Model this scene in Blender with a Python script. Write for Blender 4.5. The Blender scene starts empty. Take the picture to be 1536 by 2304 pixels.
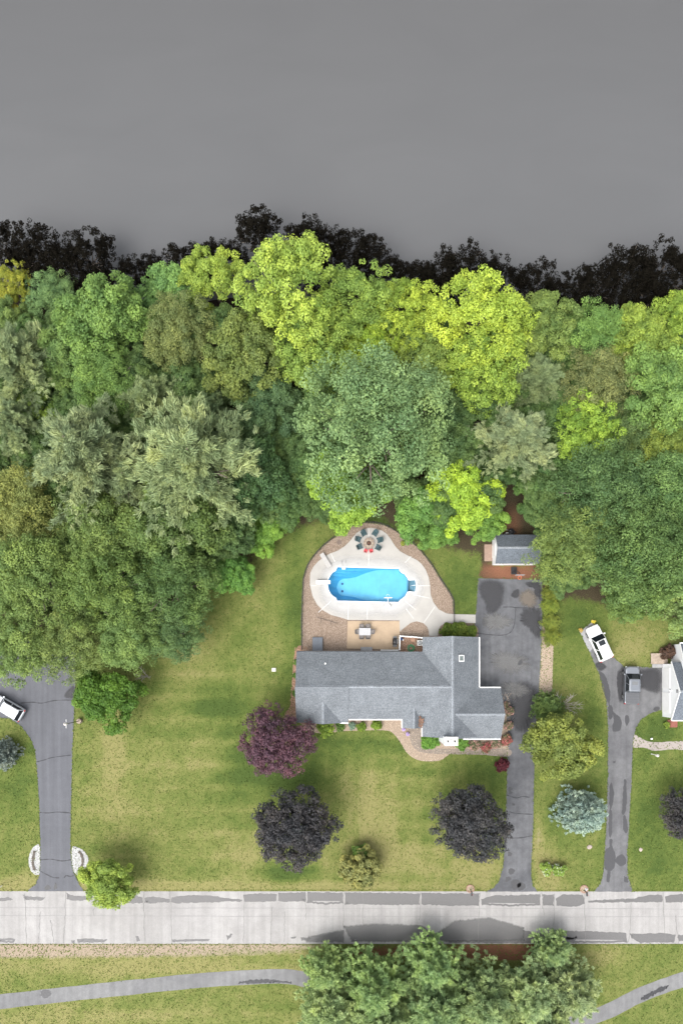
import bpy, bmesh, math, random
import numpy as np
from mathutils import Vector, Matrix
from mathutils.geometry import tessellate_polygon

SC = bpy.context.scene
COL = SC.collection
# ------------------------------------------------------------------ camera, sky, sun, exposure
S, H, NX, NY = 17.0, 90.0, 768.0, 1500.0        # photo pixels per metre on the ground, drone height, point straight below
cam = bpy.data.cameras.new('camera')
cam.sensor_fit = 'VERTICAL'; cam.sensor_height = 36.0
cam.lens = 36.0 * S * H / 2304.0
cam.shift_y = (NY - 1152.0) / 2304.0
cam.clip_end = 3000
camo = bpy.data.objects.new('camera', cam); COL.objects.link(camo)
camo.location = (0, 0, H); SC.camera = camo

SUN_EL, SUN_AZ = math.radians(58), math.radians(215)   # compass azimuth: sun high in the south-south-west
w = bpy.data.worlds.new('World'); SC.world = w; w.use_nodes = True
wn, wl = w.node_tree.nodes, w.node_tree.links
bg = wn['Background']; bg.inputs[1].default_value = 0.15
sky = wn.new('ShaderNodeTexSky'); sky.sky_type = 'NISHITA'; sky.sun_disc = False
sky.sun_elevation = SUN_EL; sky.sun_rotation = SUN_AZ; sky.dust_density = 4.0; sky.air_density = 1.0
hs = wn.new('ShaderNodeHueSaturation'); hs.inputs['Saturation'].default_value = 0.22   # overcast: the blue washed out
wl.new(sky.outputs[0], hs.inputs['Color']); wl.new(hs.outputs[0], bg.inputs[0])
sl = bpy.data.lights.new('sun', 'SUN'); sl.energy = .9; sl.angle = math.radians(45); sl.color = (1, .965, .91)
so = bpy.data.objects.new('sun', sl); COL.objects.link(so)
sd = Vector((math.sin(SUN_AZ) * math.cos(SUN_EL), math.cos(SUN_AZ) * math.cos(SUN_EL), math.sin(SUN_EL)))
so.rotation_euler = sd.to_track_quat('Z', 'Y').to_euler(); so.location = sd * 150
vs = SC.view_settings; vs.view_transform = 'Standard'; vs.look = 'None'; vs.gamma = 1.0; vs.exposure = 1.2
SC.cycles.use_denoising = True
SC.cycles.max_bounces = 6; SC.cycles.diffuse_bounces = 3; SC.cycles.transparent_max_bounces = 8
SC.cycles.caustics_reflective = False; SC.cycles.caustics_refractive = False

# ------------------------------------------------------------------ helpers
def W(px, py, h=0.0):
    k = (H - h) / H / S
    return ((px - NX) * k, (NY - py) * k)

def tag(o, label=None, cat=None, group=None, kind=None):
    if label: o['label'] = label
    if cat: o['category'] = cat
    if group: o['group'] = group
    if kind: o['kind'] = kind
    return o

def empty(name, loc=(0, 0, 0), rz=0.0, scale=1.0):
    o = bpy.data.objects.new(name, None); COL.objects.link(o)
    o.location = loc; o.rotation_euler = (0, 0, rz)
    o.scale = (scale,) * 3 if not isinstance(scale, tuple) else scale
    o.empty_display_size = .2
    return o

def link(name, me, parent=None, loc=(0, 0, 0), rot=(0, 0, 0), scale=(1, 1, 1)):
    o = bpy.data.objects.new(name, me); COL.objects.link(o)
    o.parent = parent; o.location = loc; o.rotation_euler = rot; o.scale = scale
    return o

class MB:
    """collects shapes, builds ONE mesh object"""
    def __init__(s): s.v = []; s.f = []; s.m = []
    def add(s, vs, fs, mi=0):
        b = len(s.v); s.v += [tuple(p) for p in vs]
        for f in fs: s.f.append(tuple(i + b for i in f)); s.m.append(mi)
        return s
    def box(s, x0, x1, y0, y1, z0, z1, mi=0, M=None):
        vs = [(x, y, z) for z in (z0, z1) for y in (y0, y1) for x in (x0, x1)]
        if M is not None: vs = [M @ Vector(p) for p in vs]
        return s.add(vs, [(0, 2, 3, 1), (4, 5, 7, 6), (0, 1, 5, 4), (1, 3, 7, 5), (3, 2, 6, 7), (2, 0, 4, 6)], mi)
    def bar(s, a, b, wd, hg=None, mi=0, up=(0, 0, 1)):
        a = Vector(a); b = Vector(b); d = b - a; L = d.length; d.normalize(); hg = hg or wd
        u = Vector(up)
        if abs(d.dot(u)) > .98: u = Vector((0, 1, 0))
        sx = d.cross(u).normalized(); uz = sx.cross(d)
        M = Matrix((sx, d, uz)).transposed().to_4x4(); M.translation = a
        return s.box(-wd / 2, wd / 2, 0, L, -hg / 2, hg / 2, mi, M)
    def cyl(s, a, b, r0, r1=None, n=12, mi=0, caps=True):
        a = Vector(a); b = Vector(b); r1 = r0 if r1 is None else r1
        d = (b - a).normalized(); q = d.to_track_quat('Z', 'Y')
        vs = []
        for p, r in ((a, r0), (b, r1)):
            for i in range(n):
                t = 2 * math.pi * i / n
                vs.append(p + q @ Vector((r * math.cos(t), r * math.sin(t), 0)))
        fs = [(i, (i + 1) % n, n + (i + 1) % n, n + i) for i in range(n)]
        if caps: fs += [tuple(range(n - 1, -1, -1)), tuple(range(n, 2 * n))]
        return s.add(vs, fs, mi)
    def tube(s, pts, r, n=8, mi=0):
        rs = r if isinstance(r, (list, tuple)) else [r] * len(pts)
        pts = [Vector(p) for p in pts]; vs = []; fs = []
        for i, p in enumerate(pts):
            d = (pts[min(i + 1, len(pts) - 1)] - pts[max(i - 1, 0)]).normalized(); q = d.to_track_quat('Z', 'Y')
            for k in range(n):
                t = 2 * math.pi * k / n
                vs.append(p + q @ Vector((rs[i] * math.cos(t), rs[i] * math.sin(t), 0)))
        for i in range(len(pts) - 1):
            for k in range(n):
                fs.append((i * n + k, i * n + (k + 1) % n, (i + 1) * n + (k + 1) % n, (i + 1) * n + k))
        fs += [tuple(range(n - 1, -1, -1)), tuple(range((len(pts) - 1) * n, len(pts) * n))]
        return s.add(vs, fs, mi)
    def lathe(s, prof, c=(0, 0, 0), n=20, mi=0):
        vs = []; fs = []
        for r, z in prof:
            for k in range(n):
                t = 2 * math.pi * k / n; vs.append((c[0] + r * math.cos(t), c[1] + r * math.sin(t), c[2] + z))
        for i in range(len(prof) - 1):
            for k in range(n):
                fs.append((i * n + k, i * n + (k + 1) % n, (i + 1) * n + (k + 1) % n, (i + 1) * n + k))
        fs += [tuple(range(n - 1, -1, -1)), tuple(range((len(prof) - 1) * n, len(prof) * n))]
        return s.add(vs, fs, mi)
    def loft(s, loops, mi=0, cap0=True, cap1=True):
        n = len(loops[0]); vs = [p for l in loops for p in l]; fs = []
        for i in range(len(loops) - 1):
            for k in range(n):
                fs.append((i * n + k, i * n + (k + 1) % n, (i + 1) * n + (k + 1) % n, (i + 1) * n + k))
        if cap0: fs.append(tuple(range(n - 1, -1, -1)))
        if cap1: fs.append(tuple(range((len(loops) - 1) * n, len(loops) * n)))
        return s.add(vs, fs, mi)
    def mesh(s, name, *mats, smooth=False):
        me = bpy.data.meshes.new(name); me.from_pydata(s.v, [], s.f)
        for m in mats: me.materials.append(m)
        if len(mats) > 1: me.polygons.foreach_set('material_index', s.m)
        if smooth: me.polygons.foreach_set('use_smooth', [True] * len(me.polygons))
        me.update(); return me
    def build(s, name, mat, parent=None, loc=(0, 0, 0), rz=0.0, smooth=False, bevel=0.0):
        me = s.mesh(name, *(mat if isinstance(mat, (list, tuple)) else [mat]), smooth=smooth)
        o = link(name, me, parent, loc, (0, 0, rz))
        if bevel:
            b = o.modifiers.new('bevel', 'BEVEL'); b.width = bevel; b.segments = 2; b.limit_method = 'ANGLE'
        return o

def smoothpts(P, n=6, closed=True):
    out = []; N = len(P); rng = range(N if closed else N - 1)
    for i in rng:
        p0, p1, p2, p3 = [P[(i + k) % N] if closed else P[min(max(i + k, 0), N - 1)] for k in (-1, 0, 1, 2)]
        for j in range(n):
            t = j / n
            out.append(tuple(.5 * ((2 * p1[a]) + (-p0[a] + p2[a]) * t + (2 * p0[a] - 5 * p1[a] + 4 * p2[a] - p3[a]) * t * t + (-p0[a] + 3 * p1[a] - 3 * p2[a] + p3[a]) * t ** 3) for a in (0, 1)))
    if not closed: out.append(tuple(P[-1]))
    return out

def dens(P, step=.6):
    """insert points along straight edges (world units)"""
    out = []
    for i, p in enumerate(P):
        q = P[(i + 1) % len(P)]; L = math.dist(p, q); k = max(1, int(L / step))
        for j in range(k): out.append((p[0] + (q[0] - p[0]) * j / k, p[1] + (q[1] - p[1]) * j / k))
    return out

def jag(P, amp, seed=1):
    r = random.Random(seed); a = 0; out = []
    for p in P:
        a = a * .5 + r.uniform(-amp, amp); b = r.uniform(-amp, amp)
        out.append((p[0] + a, p[1] + b))
    return out

def sheet(name, loops, z, mat, thick=0.0, parent=None, pix=True):
    """flat polygon (outer loop + holes), optional thickness downwards"""
    if pix: loops = [[W(*p) for p in l] for l in loops]
    tri = tessellate_polygon([[Vector((x, y, 0)) for x, y in l] for l in loops])
    flat = [p for l in loops for p in l]
    mb = MB(); fs = []
    for t in tri:
        a, b, c = (flat[i] for i in t)
        cr = (b[0] - a[0]) * (c[1] - a[1]) - (b[1] - a[1]) * (c[0] - a[0])
        fs.append(tuple(t) if cr > 0 else (t[0], t[2], t[1]))
    mb.add([(x, y, z) for x, y in flat], fs)
    if thick:
        for l in loops:
            n = len(l)
            mb.add([(x, y, z) for x, y in l] + [(x, y, z - thick) for x, y in l], [(i, n + i, n + (i + 1) % n, (i + 1) % n) for i in range(n)])
    return mb.build(name, mat, parent)

def ribbon(name, pts, wd, z, mat, parent=None, pix=True, seed=None, jit=0.0):
    if pix: pts = [W(*p) for p in pts]
    r = random.Random(seed or 1); mb = MB(); vs = []
    for i, p in enumerate(pts):
        a = Vector(pts[max(i - 1, 0)]); b = Vector(pts[min(i + 1, len(pts) - 1)]); d = (b - a).normalized(); nrm = Vector((-d.y, d.x))
        ww = wd * (1 + r.uniform(-jit, jit)) / 2
        for sg in (1, -1): vs.append((p[0] + nrm.x * ww * sg, p[1] + nrm.y * ww * sg, z))
    mb.add(vs, [(2 * i, 2 * i + 1, 2 * i + 3, 2 * i + 2) for i in range(len(pts) - 1)])
    return mb.build(name, mat, parent)

def wiggle(a, b, n, amp, seed):
    r = random.Random(seed); y = 0; out = []
    for i in range(n + 1):
        t = i / n; y = y * .6 + r.uniform(-amp, amp)
        dx, dy = b[0] - a[0], b[1] - a[1]; L = math.hypot(dx, dy)
        out.append((a[0] + dx * t - dy / L * y, a[1] + dy * t + dx / L * y))
    return out

def inside(P, poly):
    """vectorised point in polygon: P (n,2)"""
    x, y = P[:, 0], P[:, 1]; r = np.zeros(len(P), bool); n = len(poly)
    for i in range(n):
        x1, y1 = poly[i]; x2, y2 = poly[(i + 1) % n]
        if y1 == y2: continue
        c = ((y1 > y) != (y2 > y)) & (x < (x2 - x1) * (y - y1) / (y2 - y1) + x1)
        r ^= c
    return r

# ------------------------------------------------------------------ materials
def nodes(name):
    m = bpy.data.materials.new(name); m.use_nodes = True
    return m, m.node_tree.nodes, m.node_tree.links, m.node_tree.nodes['Principled BSDF']

def noise(n, l, scale, detail=4, rough=.6, vec=None, dist=0.0):
    t = n.new('ShaderNodeTexNoise'); t.inputs['Scale'].default_value = scale
    t.inputs['Detail'].default_value = detail; t.inputs['Roughness'].default_value = rough; t.inputs['Distortion'].default_value = dist
    if vec is not None: l.new(vec, t.inputs['Vector'])
    return t.outputs['Fac']

def ramp(n, l, fac, stops):
    r = n.new('ShaderNodeValToRGB'); e = r.color_ramp.elements
    while len(e) < len(stops): e.new(.5)
    for i, (p, c) in enumerate(stops):
        e[i].position = p; e[i].color = (c, c, c, 1) if not isinstance(c, tuple) else (*c, 1)
    l.new(fac, r.inputs[0]); return r.outputs[0]

def mix(n, l, fac, a, b, mode='MIX'):
    m = n.new('ShaderNodeMix'); m.data_type = 'RGBA'; m.blend_type = mode
    for sock, v in ((m.inputs[0], fac), (m.inputs[6], a), (m.inputs[7], b)):
        if isinstance(v, (int, float)): sock.default_value = v
        elif isinstance(v, tuple): sock.default_value = (*v, 1)
        else: l.new(v, sock)
    return m.outputs[2]

def coord(n, l, sc=None):
    c = n.new('ShaderNodeTexCoord').outputs['Object']
    if sc:
        mp = n.new('ShaderNodeMapping'); mp.inputs['Scale'].default_value = sc; l.new(c, mp.inputs[0]); return mp.outputs[0]
    return c

def attr(n, name):
    a = n.new('ShaderNodeAttribute'); a.attribute_name = name; return a.outputs['Fac']

def mat(name, col, rough=.6, var=.25, scale=4.0, metal=0.0, bump=0.0, spec=.5, coat=0.0, sc=None, alt=None, fine=None):
    m, n, l, p = nodes(name)
    p.inputs['Roughness'].default_value = rough; p.inputs['Metallic'].default_value = metal
    p.inputs['Specular IOR Level'].default_value = spec; p.inputs['Coat Weight'].default_value = coat
    v = coord(n, l, sc); f = noise(n, l, scale, 5, .65, v)
    dk = tuple(c * (1 - var) for c in col); lt = alt or tuple(min(1, c * (1 + var)) for c in col)
    c = ramp(n, l, f, [(.32, dk), (.68, lt)])
    if fine:
        f2 = noise(n, l, fine[0], 2, .5, v); c = mix(n, l, 1.0, c, ramp(n, l, f2, [(.3, 1 - fine[1]), (.7, 1.0)]), 'MULTIPLY')
    l.new(c, p.inputs['Base Color'])
    if bump:
        b = n.new('ShaderNodeBump'); b.inputs['Strength'].default_value = bump; b.inputs['Distance'].default_value = .03
        l.new(f, b.inputs['Height']); l.new(b.outputs[0], p.inputs['Normal'])
    return m

def leafmat(name, sat=1.0, trans=.22):
    m, n, l, p = nodes(name)
    oi = n.new('ShaderNodeObjectInfo'); v = attr(n, 'v')
    c = mix(n, l, 1.0, oi.outputs['Color'], ramp(n, l, v, [(0.0, (.55, .62, .6)), (.5, (1, 1, 1)), (1.0, (1.5, 1.38, 1.2))]), 'MULTIPLY')
    cc = coord(n, l); f = noise(n, l, 1.6, 3, .6, cc)
    c = mix(n, l, .6, c, mix(n, l, 1.0, c, ramp(n, l, f, [(.3, (.72, .8, .8)), (.7, (1.25, 1.15, .95))]), 'MULTIPLY'))
    l.new(c, p.inputs['Base Color']); p.inputs['Roughness'].default_value = .55; p.inputs['Specular IOR Level'].default_value = .25
    t = n.new('ShaderNodeBsdfTranslucent'); l.new(c, t.inputs['Color'])
    ms = n.new('ShaderNodeMixShader'); ms.inputs[0].default_value = trans
    l.new(p.outputs[0], ms.inputs[1]); l.new(t.outputs[0], ms.inputs[2]); l.new(ms.outputs[0], n['Material Output'].inputs[0])
    return m

def flowermat(name, fl, share):
    m, n, l, p = nodes(name); v = attr(n, 'v'); oi = n.new('ShaderNodeObjectInfo')
    r = ramp(n, l, v, [(1 - share - .01, 0.0), (1 - share, 1.0)])
    l.new(mix(n, l, r, oi.outputs['Color'], fl), p.inputs['Base Color']); p.inputs['Roughness'].default_value = .6
    return m

LEAF = leafmat('leaf'); NEEDLE = leafmat('needle', trans=.12)
REFLECTLEAF = mat('reflection_dark_leaf', (.0085, .0075, .0055), .95, .3, 2, spec=.02)  # near-black leaves of the added trees that imitate lake reflections
PINKL = flowermat('pink_flowering_leaf', (.42, .22, .19), .40)
REDL = flowermat('red_flowering_leaf', (.34, .09, .085), .5)
WHITEL = flowermat('white_flowering_leaf', (.8, .78, .74), .05)
VIOL = flowermat('violet_flowering_leaf', (.5, .36, .7), .6)
BARK = mat('bark', (.13, .105, .085), .9, .35, 6, bump=.5)
DEADWOOD = mat('dead_wood', (.34, .31, .28), .9, .25, 6)
WHITE = mat('white_paint', (.80, .80, .79), .45, .03, 2)
VINYL = mat('white_siding', (.80, .81, .82), .5, .03, .6)
BLACK = mat('black_metal', (.02, .02, .022), .4, .2)
STEEL = mat('galvanised_steel', (.5, .51, .52), .35, .1, 5, metal=.8)
GREYP = mat('grey_plastic', (.30, .30, .31), .6, .1)
DGREY = mat('dark_grey_plastic', (.10, .105, .11), .6, .15)
WOOD = mat('weathered_wood', (.30, .21, .16), .8, .3, 3, sc=(1, 8, 1))
PALEWOOD = mat('pale_deck_wood', (.36, .29, .23), .8, .25, 3)
GLASSD = mat('dark_glass', (.012, .016, .02), .06, .1, 1, spec=.6)
RUBBER = mat('tyre_rubber', (.018, .018, .019), .8, .2)
def car_paint(name, col, metal=0.0, rough=.3): return mat(name, col, rough, .02, 1, metal=metal, coat=.6)

def asphalt(name, col, alt, blot=.35, crack=0):
    m, n, l, p = nodes(name); p.inputs['Roughness'].default_value = .85; p.inputs['Specular IOR Level'].default_value = .3
    v = coord(n, l)
    big = noise(n, l, .16, 4, .6, v, 1.0); mid = noise(n, l, 1.1, 4, .65, v); fine = noise(n, l, 26, 2, .6, v)
    streak = noise(n, l, .9, 3, .5, coord(n, l, (1.6, .05, 1)))
    c = mix(n, l, ramp(n, l, big, [(.40, 0.0), (.62, 1.0)]), col, alt)
    c = mix(n, l, blot, c, mix(n, l, 1.0, c, ramp(n, l, mid, [(.3, .55), (.7, 1.3)]), 'MULTIPLY'))
    c = mix(n, l, .35, c, mix(n, l, 1.0, c, ramp(n, l, streak, [(.35, .7), (.65, 1.2)]), 'MULTIPLY'))
    c = mix(n, l, 1.0, c, ramp(n, l, fine, [(.25, .78), (.75, 1.18)]), 'MULTIPLY')
    l.new(c, p.inputs['Base Color'])
    b = n.new('ShaderNodeBump'); b.inputs['Strength'].default_value = .3; b.inputs['Distance'].default_value = .01
    l.new(fine, b.inputs['Height']); l.new(b.outputs[0], p.inputs['Normal'])
    return m

def softmat(name, col, rough=.7, edge=(.25, .6), strength=1.0, nscale=1.6, namp=.5):
    """stain lying on asphalt: fades out at its rim through a per-vertex weight broken up by noise"""
    m, n, l, p = nodes(name); p.inputs['Roughness'].default_value = rough
    v = coord(n, l); f = noise(n, l, nscale, 5, .65, v); a = attr(n, 'a')
    ma = n.new('ShaderNodeMath'); ma.operation = 'MULTIPLY_ADD'; l.new(f, ma.inputs[0]); ma.inputs[1].default_value = namp
    sb = n.new('ShaderNodeMath'); sb.operation = 'SUBTRACT'; l.new(a, sb.inputs[0]); sb.inputs[1].default_value = namp * .5
    l.new(sb.outputs[0], ma.inputs[2])
    r = ramp(n, l, ma.outputs[0], [(edge[0], 0.0), (edge[1], strength)])
    fine = noise(n, l, 20, 2, .6, v)
    l.new(mix(n, l, 1.0, col, ramp(n, l, fine, [(.25, .8), (.75, 1.2)]), 'MULTIPLY'), p.inputs['Base Color'])
    t = n.new('ShaderNodeBsdfTransparent'); ms = n.new('ShaderNodeMixShader')
    l.new(r, ms.inputs[0]); l.new(t.outputs[0], ms.inputs[1]); l.new(p.outputs[0], ms.inputs[2]); l.new(ms.outputs[0], n['Material Output'].inputs[0])
    return m

def insetloop(P, d):
    N = len(P); ar = sum(P[i][0] * P[(i + 1) % N][1] - P[(i + 1) % N][0] * P[i][1] for i in range(N)); sg = 1 if ar > 0 else -1; out = []
    for i in range(N):
        a_, b_ = Vector(P[i - 1]), Vector(P[(i + 1) % N]); t = (b_ - a_)
        t = t.normalized() if t.length > 1e-9 else Vector((1, 0)); out.append((P[i][0] - t.y * d * sg, P[i][1] + t.x * d * sg))
    return out

def stain(name, pts, z, material, parent, soft=.25, jit=.06, seed=1, pix=True, n=4, hard=False, step=.15):
    """patch with a soft rim (soft metres wide) or, hard, a crisp ragged rim; pts its outline in photo pixels"""
    P = [W(*p) for p in pts] if pix else pts
    P = jag(dens(P if hard else smoothpts(P, n), step), jit, seed); N = len(P)
    rings = [(0.0, 0.0), (.5, .6), (1.0, 1.0)]
    vs = []; al = []
    cx = sum(p[0] for p in P) / N; cy = sum(p[1] for p in P) / N; wide = soft >= .5
    for k, a in rings:
        Q = P if not k else [(cx + (q[0] - cx) * (1 - .55 * k), cy + (q[1] - cy) * (1 - .55 * k)) for q in P] if wide else insetloop(P, soft * k)
        for q in Q: vs.append((q[0], q[1], z + .0004 * k)); al.append(a)
    fs = []
    for r in range(len(rings) - 1):
        for i in range(N): j = (i + 1) % N; fs.append((r * N + i, r * N + j, (r + 1) * N + j, (r + 1) * N + i))
    b0 = (len(rings) - 1) * N
    for t in tessellate_polygon([[Vector((v[0], v[1], 0)) for v in vs[b0:]]]): fs.append(tuple(b0 + i for i in t))
    o = MB().add(vs, fs).build(name, material, parent)
    at = o.data.attributes.new('a', 'FLOAT', 'POINT'); at.data.foreach_set('value', al)
    return o

# ------------------------------------------------------------------ the setting: ground, water, road, drives
POOL = [(758, 1275), (898, 1279), (900, 1285), (905, 1289), (910, 1291), (916, 1299), (919, 1305), (934, 1304), (937, 1318), (934, 1333), (917, 1332), (912, 1342), (905, 1348), (900, 1351), (897, 1356), (757, 1353), (755, 1346), (749, 1343), (743, 1337), (738, 1327), (736, 1315), (738, 1303), (743, 1293), (748, 1287), (754, 1284)]
POOLW = [W(*p) for p in POOL]

def blob(X, Y, lst):
    t = np.zeros_like(X)
    for px, py, rx, ry, s in lst:
        wx, wy = W(px, py); t = t + s * np.exp(-(((X - wx) * S / rx) ** 2 + ((Y - wy) * S / ry) ** 2))
    return t
rngs = np.random.default_rng(5)
xs = np.concatenate([[-420, -200, -100], np.arange(-60, 60.1, 1.0), [100, 200, 420]])
ys = np.concatenate([[-420, -200, -100], np.arange(-58, 55.1, 1.0)])
GX, GY = np.meshgrid(xs, ys)
shore = 50.2 + 1.2 * np.sin(GX * .13 + 1) + .8 * np.sin(GX * .31)
GZ = -np.clip((GY - (shore - 4)) / 4.5, 0, 1.6) * .55
dry_and_shade = .30 + blob(GX, GY, [(255, 1690, 30, 130, .36), (280, 1830, 110, 60, .14), (430, 1480, 60, 70, .22), (440, 1720, 160, 40, .15), (480, 1900, 150, 40, .14),
    (840, 1820, 60, 130, .35), (900, 1930, 120, 40, .3), (560, 1930, 60, 40, .2), (1430, 1450, 60, 50, .25), (1360, 1530, 14, 60, .5), (1090, 1960, 60, 30, .35), (1235, 1960, 25, 60, .4),
    (300, 2170, 420, 30, .35), (1350, 2150, 60, 30, .3), (200, 2290, 300, 40, .25), (60, 1980, 60, 20, .3), (230, 2000, 500, 12, .5), (700, 2000, 500, 10, .35), (1210, 1900, 10, 60, .4),
    (640, 1450, 30, 60, .1), (600, 1300, 60, 60, .12),
    (660, 1380, 30, 200, -.28), (490, 1585, 60, 35, -.45), (540, 1720, 45, 70, -.45), (650, 1745, 70, 35, -.5), (870, 1165, 120, 30, -.4), (1040, 1330, 45, 60, -.35), (800, 1680, 110, 30, -.3), (1100, 1740, 60, 50, -.28),  # some of these also paint tree shade as deeper green grass
    (1300, 1400, 60, 60, -.25), (1480, 1850, 90, 180, -.22), (1250, 1850, 50, 60, -.15), (40, 1750, 60, 90, -.2), (120, 1480, 100, 90, -.3), (640, 1970, 50, 30, -.45), (1480, 1640, 60, 30, -.35), (1340, 1640, 25, 120, -.2), (880, 1700, 30, 60, -.15)])
dry_and_shade += .075 * np.sin((GY + .03 * GX) * 2.1 + 1.5 * np.sin(GX * .11)) * (1 + .6 * np.sin(GX * .23 + GY * .1)) * (GX < 15) * (GX > -35) * (GY < 2)
dry_and_shade += .06 * np.sin(GX * 2.1) * (GX > -6) * (GX < 22) * (GY < -10)
dry_and_shade += rngs.normal(0, .035, dry_and_shade.shape)
ftop = np.interp(GX, [-60, -45, -36, -31, -24, -20, -14, -7, -1, 5, 9, 17, 20, 24, 27, 31, 36, 45, 60], [3, 2, 3, 3, 6, 8, 14, 18, 20, 20, 17, 15, 18, 18, 9, 9, 8, 6, 6])
soil = 1 / (1 + np.exp(-(GY - ftop) * 1.1)) + blob(GX, GY, [(1150, 1290, 75, 14, 1.2), (1150, 1170, 40, 60, 1.5), (1095, 1240, 18, 50, .8), (1130, 2142, 130, 18, 1.6), (860, 2140, 120, 14, .9), (570, 1262, 14, 18, .5), (370, 1510, 14, 10, .6), (300, 1655, 10, 10, .4), (1230, 1612, 18, 10, .8), (1325, 1905, 7, 6, 1.0), (1440, 1911, 5, 4, 1.0), (1500, 1620, 10, 20, .4)])
red = blob(GX, GY, [(1130, 2142, 150, 22, 1.4), (860, 2140, 100, 14, .9), (1150, 1285, 90, 22, .9), (1150, 1180, 30, 60, .5)])
sand = blob(GX, GY, [(-300, 2136, 300, 14, 1.1), (0, 2136, 300, 15, 1.3), (420, 2136, 300, 14, 1.1), (640, 2132, 100, 8, .5), (1400, 2133, 120, 6, .7), (1212, 1890, 6, 40, .6)])
mud_dark_band = np.clip((GY - (shore - 4.5)) / 2.0, 0, 1)  # near-black mud also fills in the foot of the dark reflection band
V = np.stack([GX.ravel(), GY.ravel(), GZ.ravel()], 1)
ny_, nx_ = GX.shape
faces = []
pb = (min(p[0] for p in POOLW), max(p[0] for p in POOLW), min(p[1] for p in POOLW), max(p[1] for p in POOLW))
for j in range(ny_ - 1):
    for i in range(nx_ - 1):
        x0, x1, y0, y1 = xs[i], xs[i + 1], ys[j], ys[j + 1]
        if x1 > pb[0] and x0 < pb[1] and y1 > pb[2] and y0 < pb[3]: continue
        a = j * nx_ + i; faces.append((a, a + 1, a + nx_ + 1, a + nx_))
gme = bpy.data.meshes.new('ground'); gme.from_pydata(V.tolist(), [], faces)
for nm, arr in (('dry_and_shade', dry_and_shade), ('soil', soil), ('sand', sand), ('mud_dark_band', mud_dark_band), ('red', red)):
    at = gme.attributes.new(nm, 'FLOAT', 'POINT'); at.data.foreach_set('value', np.ascontiguousarray(arr.ravel(), dtype=np.float32))

m, n, l, p = nodes('lawn'); p.inputs['Roughness'].default_value = .9; p.inputs['Specular IOR Level'].default_value = .15
v = coord(n, l)
n1 = noise(n, l, .22, 5, .65, v, .6); n2 = noise(n, l, 1.3, 5, .7, v, .4); n3 = noise(n, l, 9, 3, .7, v); n4 = noise(n, l, 38, 2, .6, v)
def madd(a, b, c):
    q = n.new('ShaderNodeMath'); q.operation = 'MULTIPLY_ADD'
    for s_, x in zip(q.inputs, (a, b, c)):
        if isinstance(x, (int, float)): s_.default_value = x
        else: l.new(x, s_)
    return q.outputs[0]
d_ = madd(n1, .55, -.36); d_ = madd(n2, .5, d_) ; d_ = madd(n3, .5, d_); d_ = madd(attr(n, 'dry_and_shade'), 1.0, d_)
GREEN_D, GREEN_M, GREEN_Y, STRAW = (.064, .100, .023), (.106, .143, .033), (.172, .188, .056), (.235, .222, .086)
c = ramp(n, l, d_, [(.42, GREEN_D), (.60, GREEN_M), (.82, GREEN_Y), (1.0, STRAW)])
c = mix(n, l, 1.0, c, ramp(n, l, n4, [(.25, .55), (.75, 1.35)]), 'MULTIPLY')
c = mix(n, l, 1.0, c, ramp(n, l, n3, [(.25, .75), (.75, 1.2)]), 'MULTIPLY')
so_ = madd(n2, .8, -.4); so_ = madd(attr(n, 'soil'), 1.0, so_)
lit = ramp(n, l, n3, [(.3, (.022, .020, .011)), (.55, (.060, .048, .028)), (.75, (.12, .09, .055))])
redc = ramp(n, l, n3, [(.3, (.10, .045, .026)), (.7, (.27, .125, .075))])
lit = mix(n, l, ramp(n, l, attr(n, 'red'), [(.2, 0.0), (.7, 1.0)]), lit, redc)
c = mix(n, l, ramp(n, l, so_, [(.40, 0.0), (.62, 1.0)]), c, lit)
sa_ = madd(n2, .9, -.52); sa_ = madd(attr(n, 'sand'), 1.0, sa_)
c = mix(n, l, ramp(n, l, sa_, [(.3, 0.0), (.75, 1.0)]), c, ramp(n, l, n3, [(.3, (.24, .19, .135)), (.7, (.36, .295, .225))]))
c = mix(n, l, attr(n, 'mud_dark_band'), c, (.020, .014, .010))
l.new(c, p.inputs['Base Color'])
b = n.new('ShaderNodeBump'); b.inputs['Strength'].default_value = .6; b.inputs['Distance'].default_value = .05
l.new(n4, b.inputs['Height']); l.new(b.outputs[0], p.inputs['Normal'])
LAWN = m; gme.materials.append(LAWN)
tag(link('ground', gme), kind='structure')

m, n, l, p = nodes('lake_water'); v = coord(n, l)
f1 = noise(n, l, .018, 3, .5, v, .5); f2 = noise(n, l, 3.0, 3, .6, v)
sx_ = n.new('ShaderNodeSeparateXYZ'); l.new(v, sx_.inputs[0]); mr = n.new('ShaderNodeMapRange'); l.new(sx_.outputs['Y'], mr.inputs[0]); mr.inputs[1].default_value = 50; mr.inputs[2].default_value = 95
f3 = noise(n, l, .05, 4, .55, coord(n, l, (1, 2.5, 1)), .8)
cw = ramp(n, l, f1, [(.3, (.103, .105, .109)), (.7, (.117, .118, .120))])
cw = mix(n, l, mr.outputs[0], cw, (.086, .086, .087))      # water turns a darker grey further out
l.new(mix(n, l, 1.0, cw, ramp(n, l, f3, [(.3, .975), (.7, 1.025)]), 'MULTIPLY'), p.inputs['Base Color'])
p.inputs['Roughness'].default_value = .12; p.inputs['IOR'].default_value = 1.33
b = n.new('ShaderNodeBump'); b.inputs['Strength'].default_value = .05; b.inputs['Distance'].default_value = .05
l.new(f2, b.inputs['Height']); l.new(b.outputs[0], p.inputs['Normal'])
tag(sheet('lake_water', [[(-420, 46.5), (420, 46.5), (420, 700), (-420, 700)]], -.36, m, pix=False), kind='structure')

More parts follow.
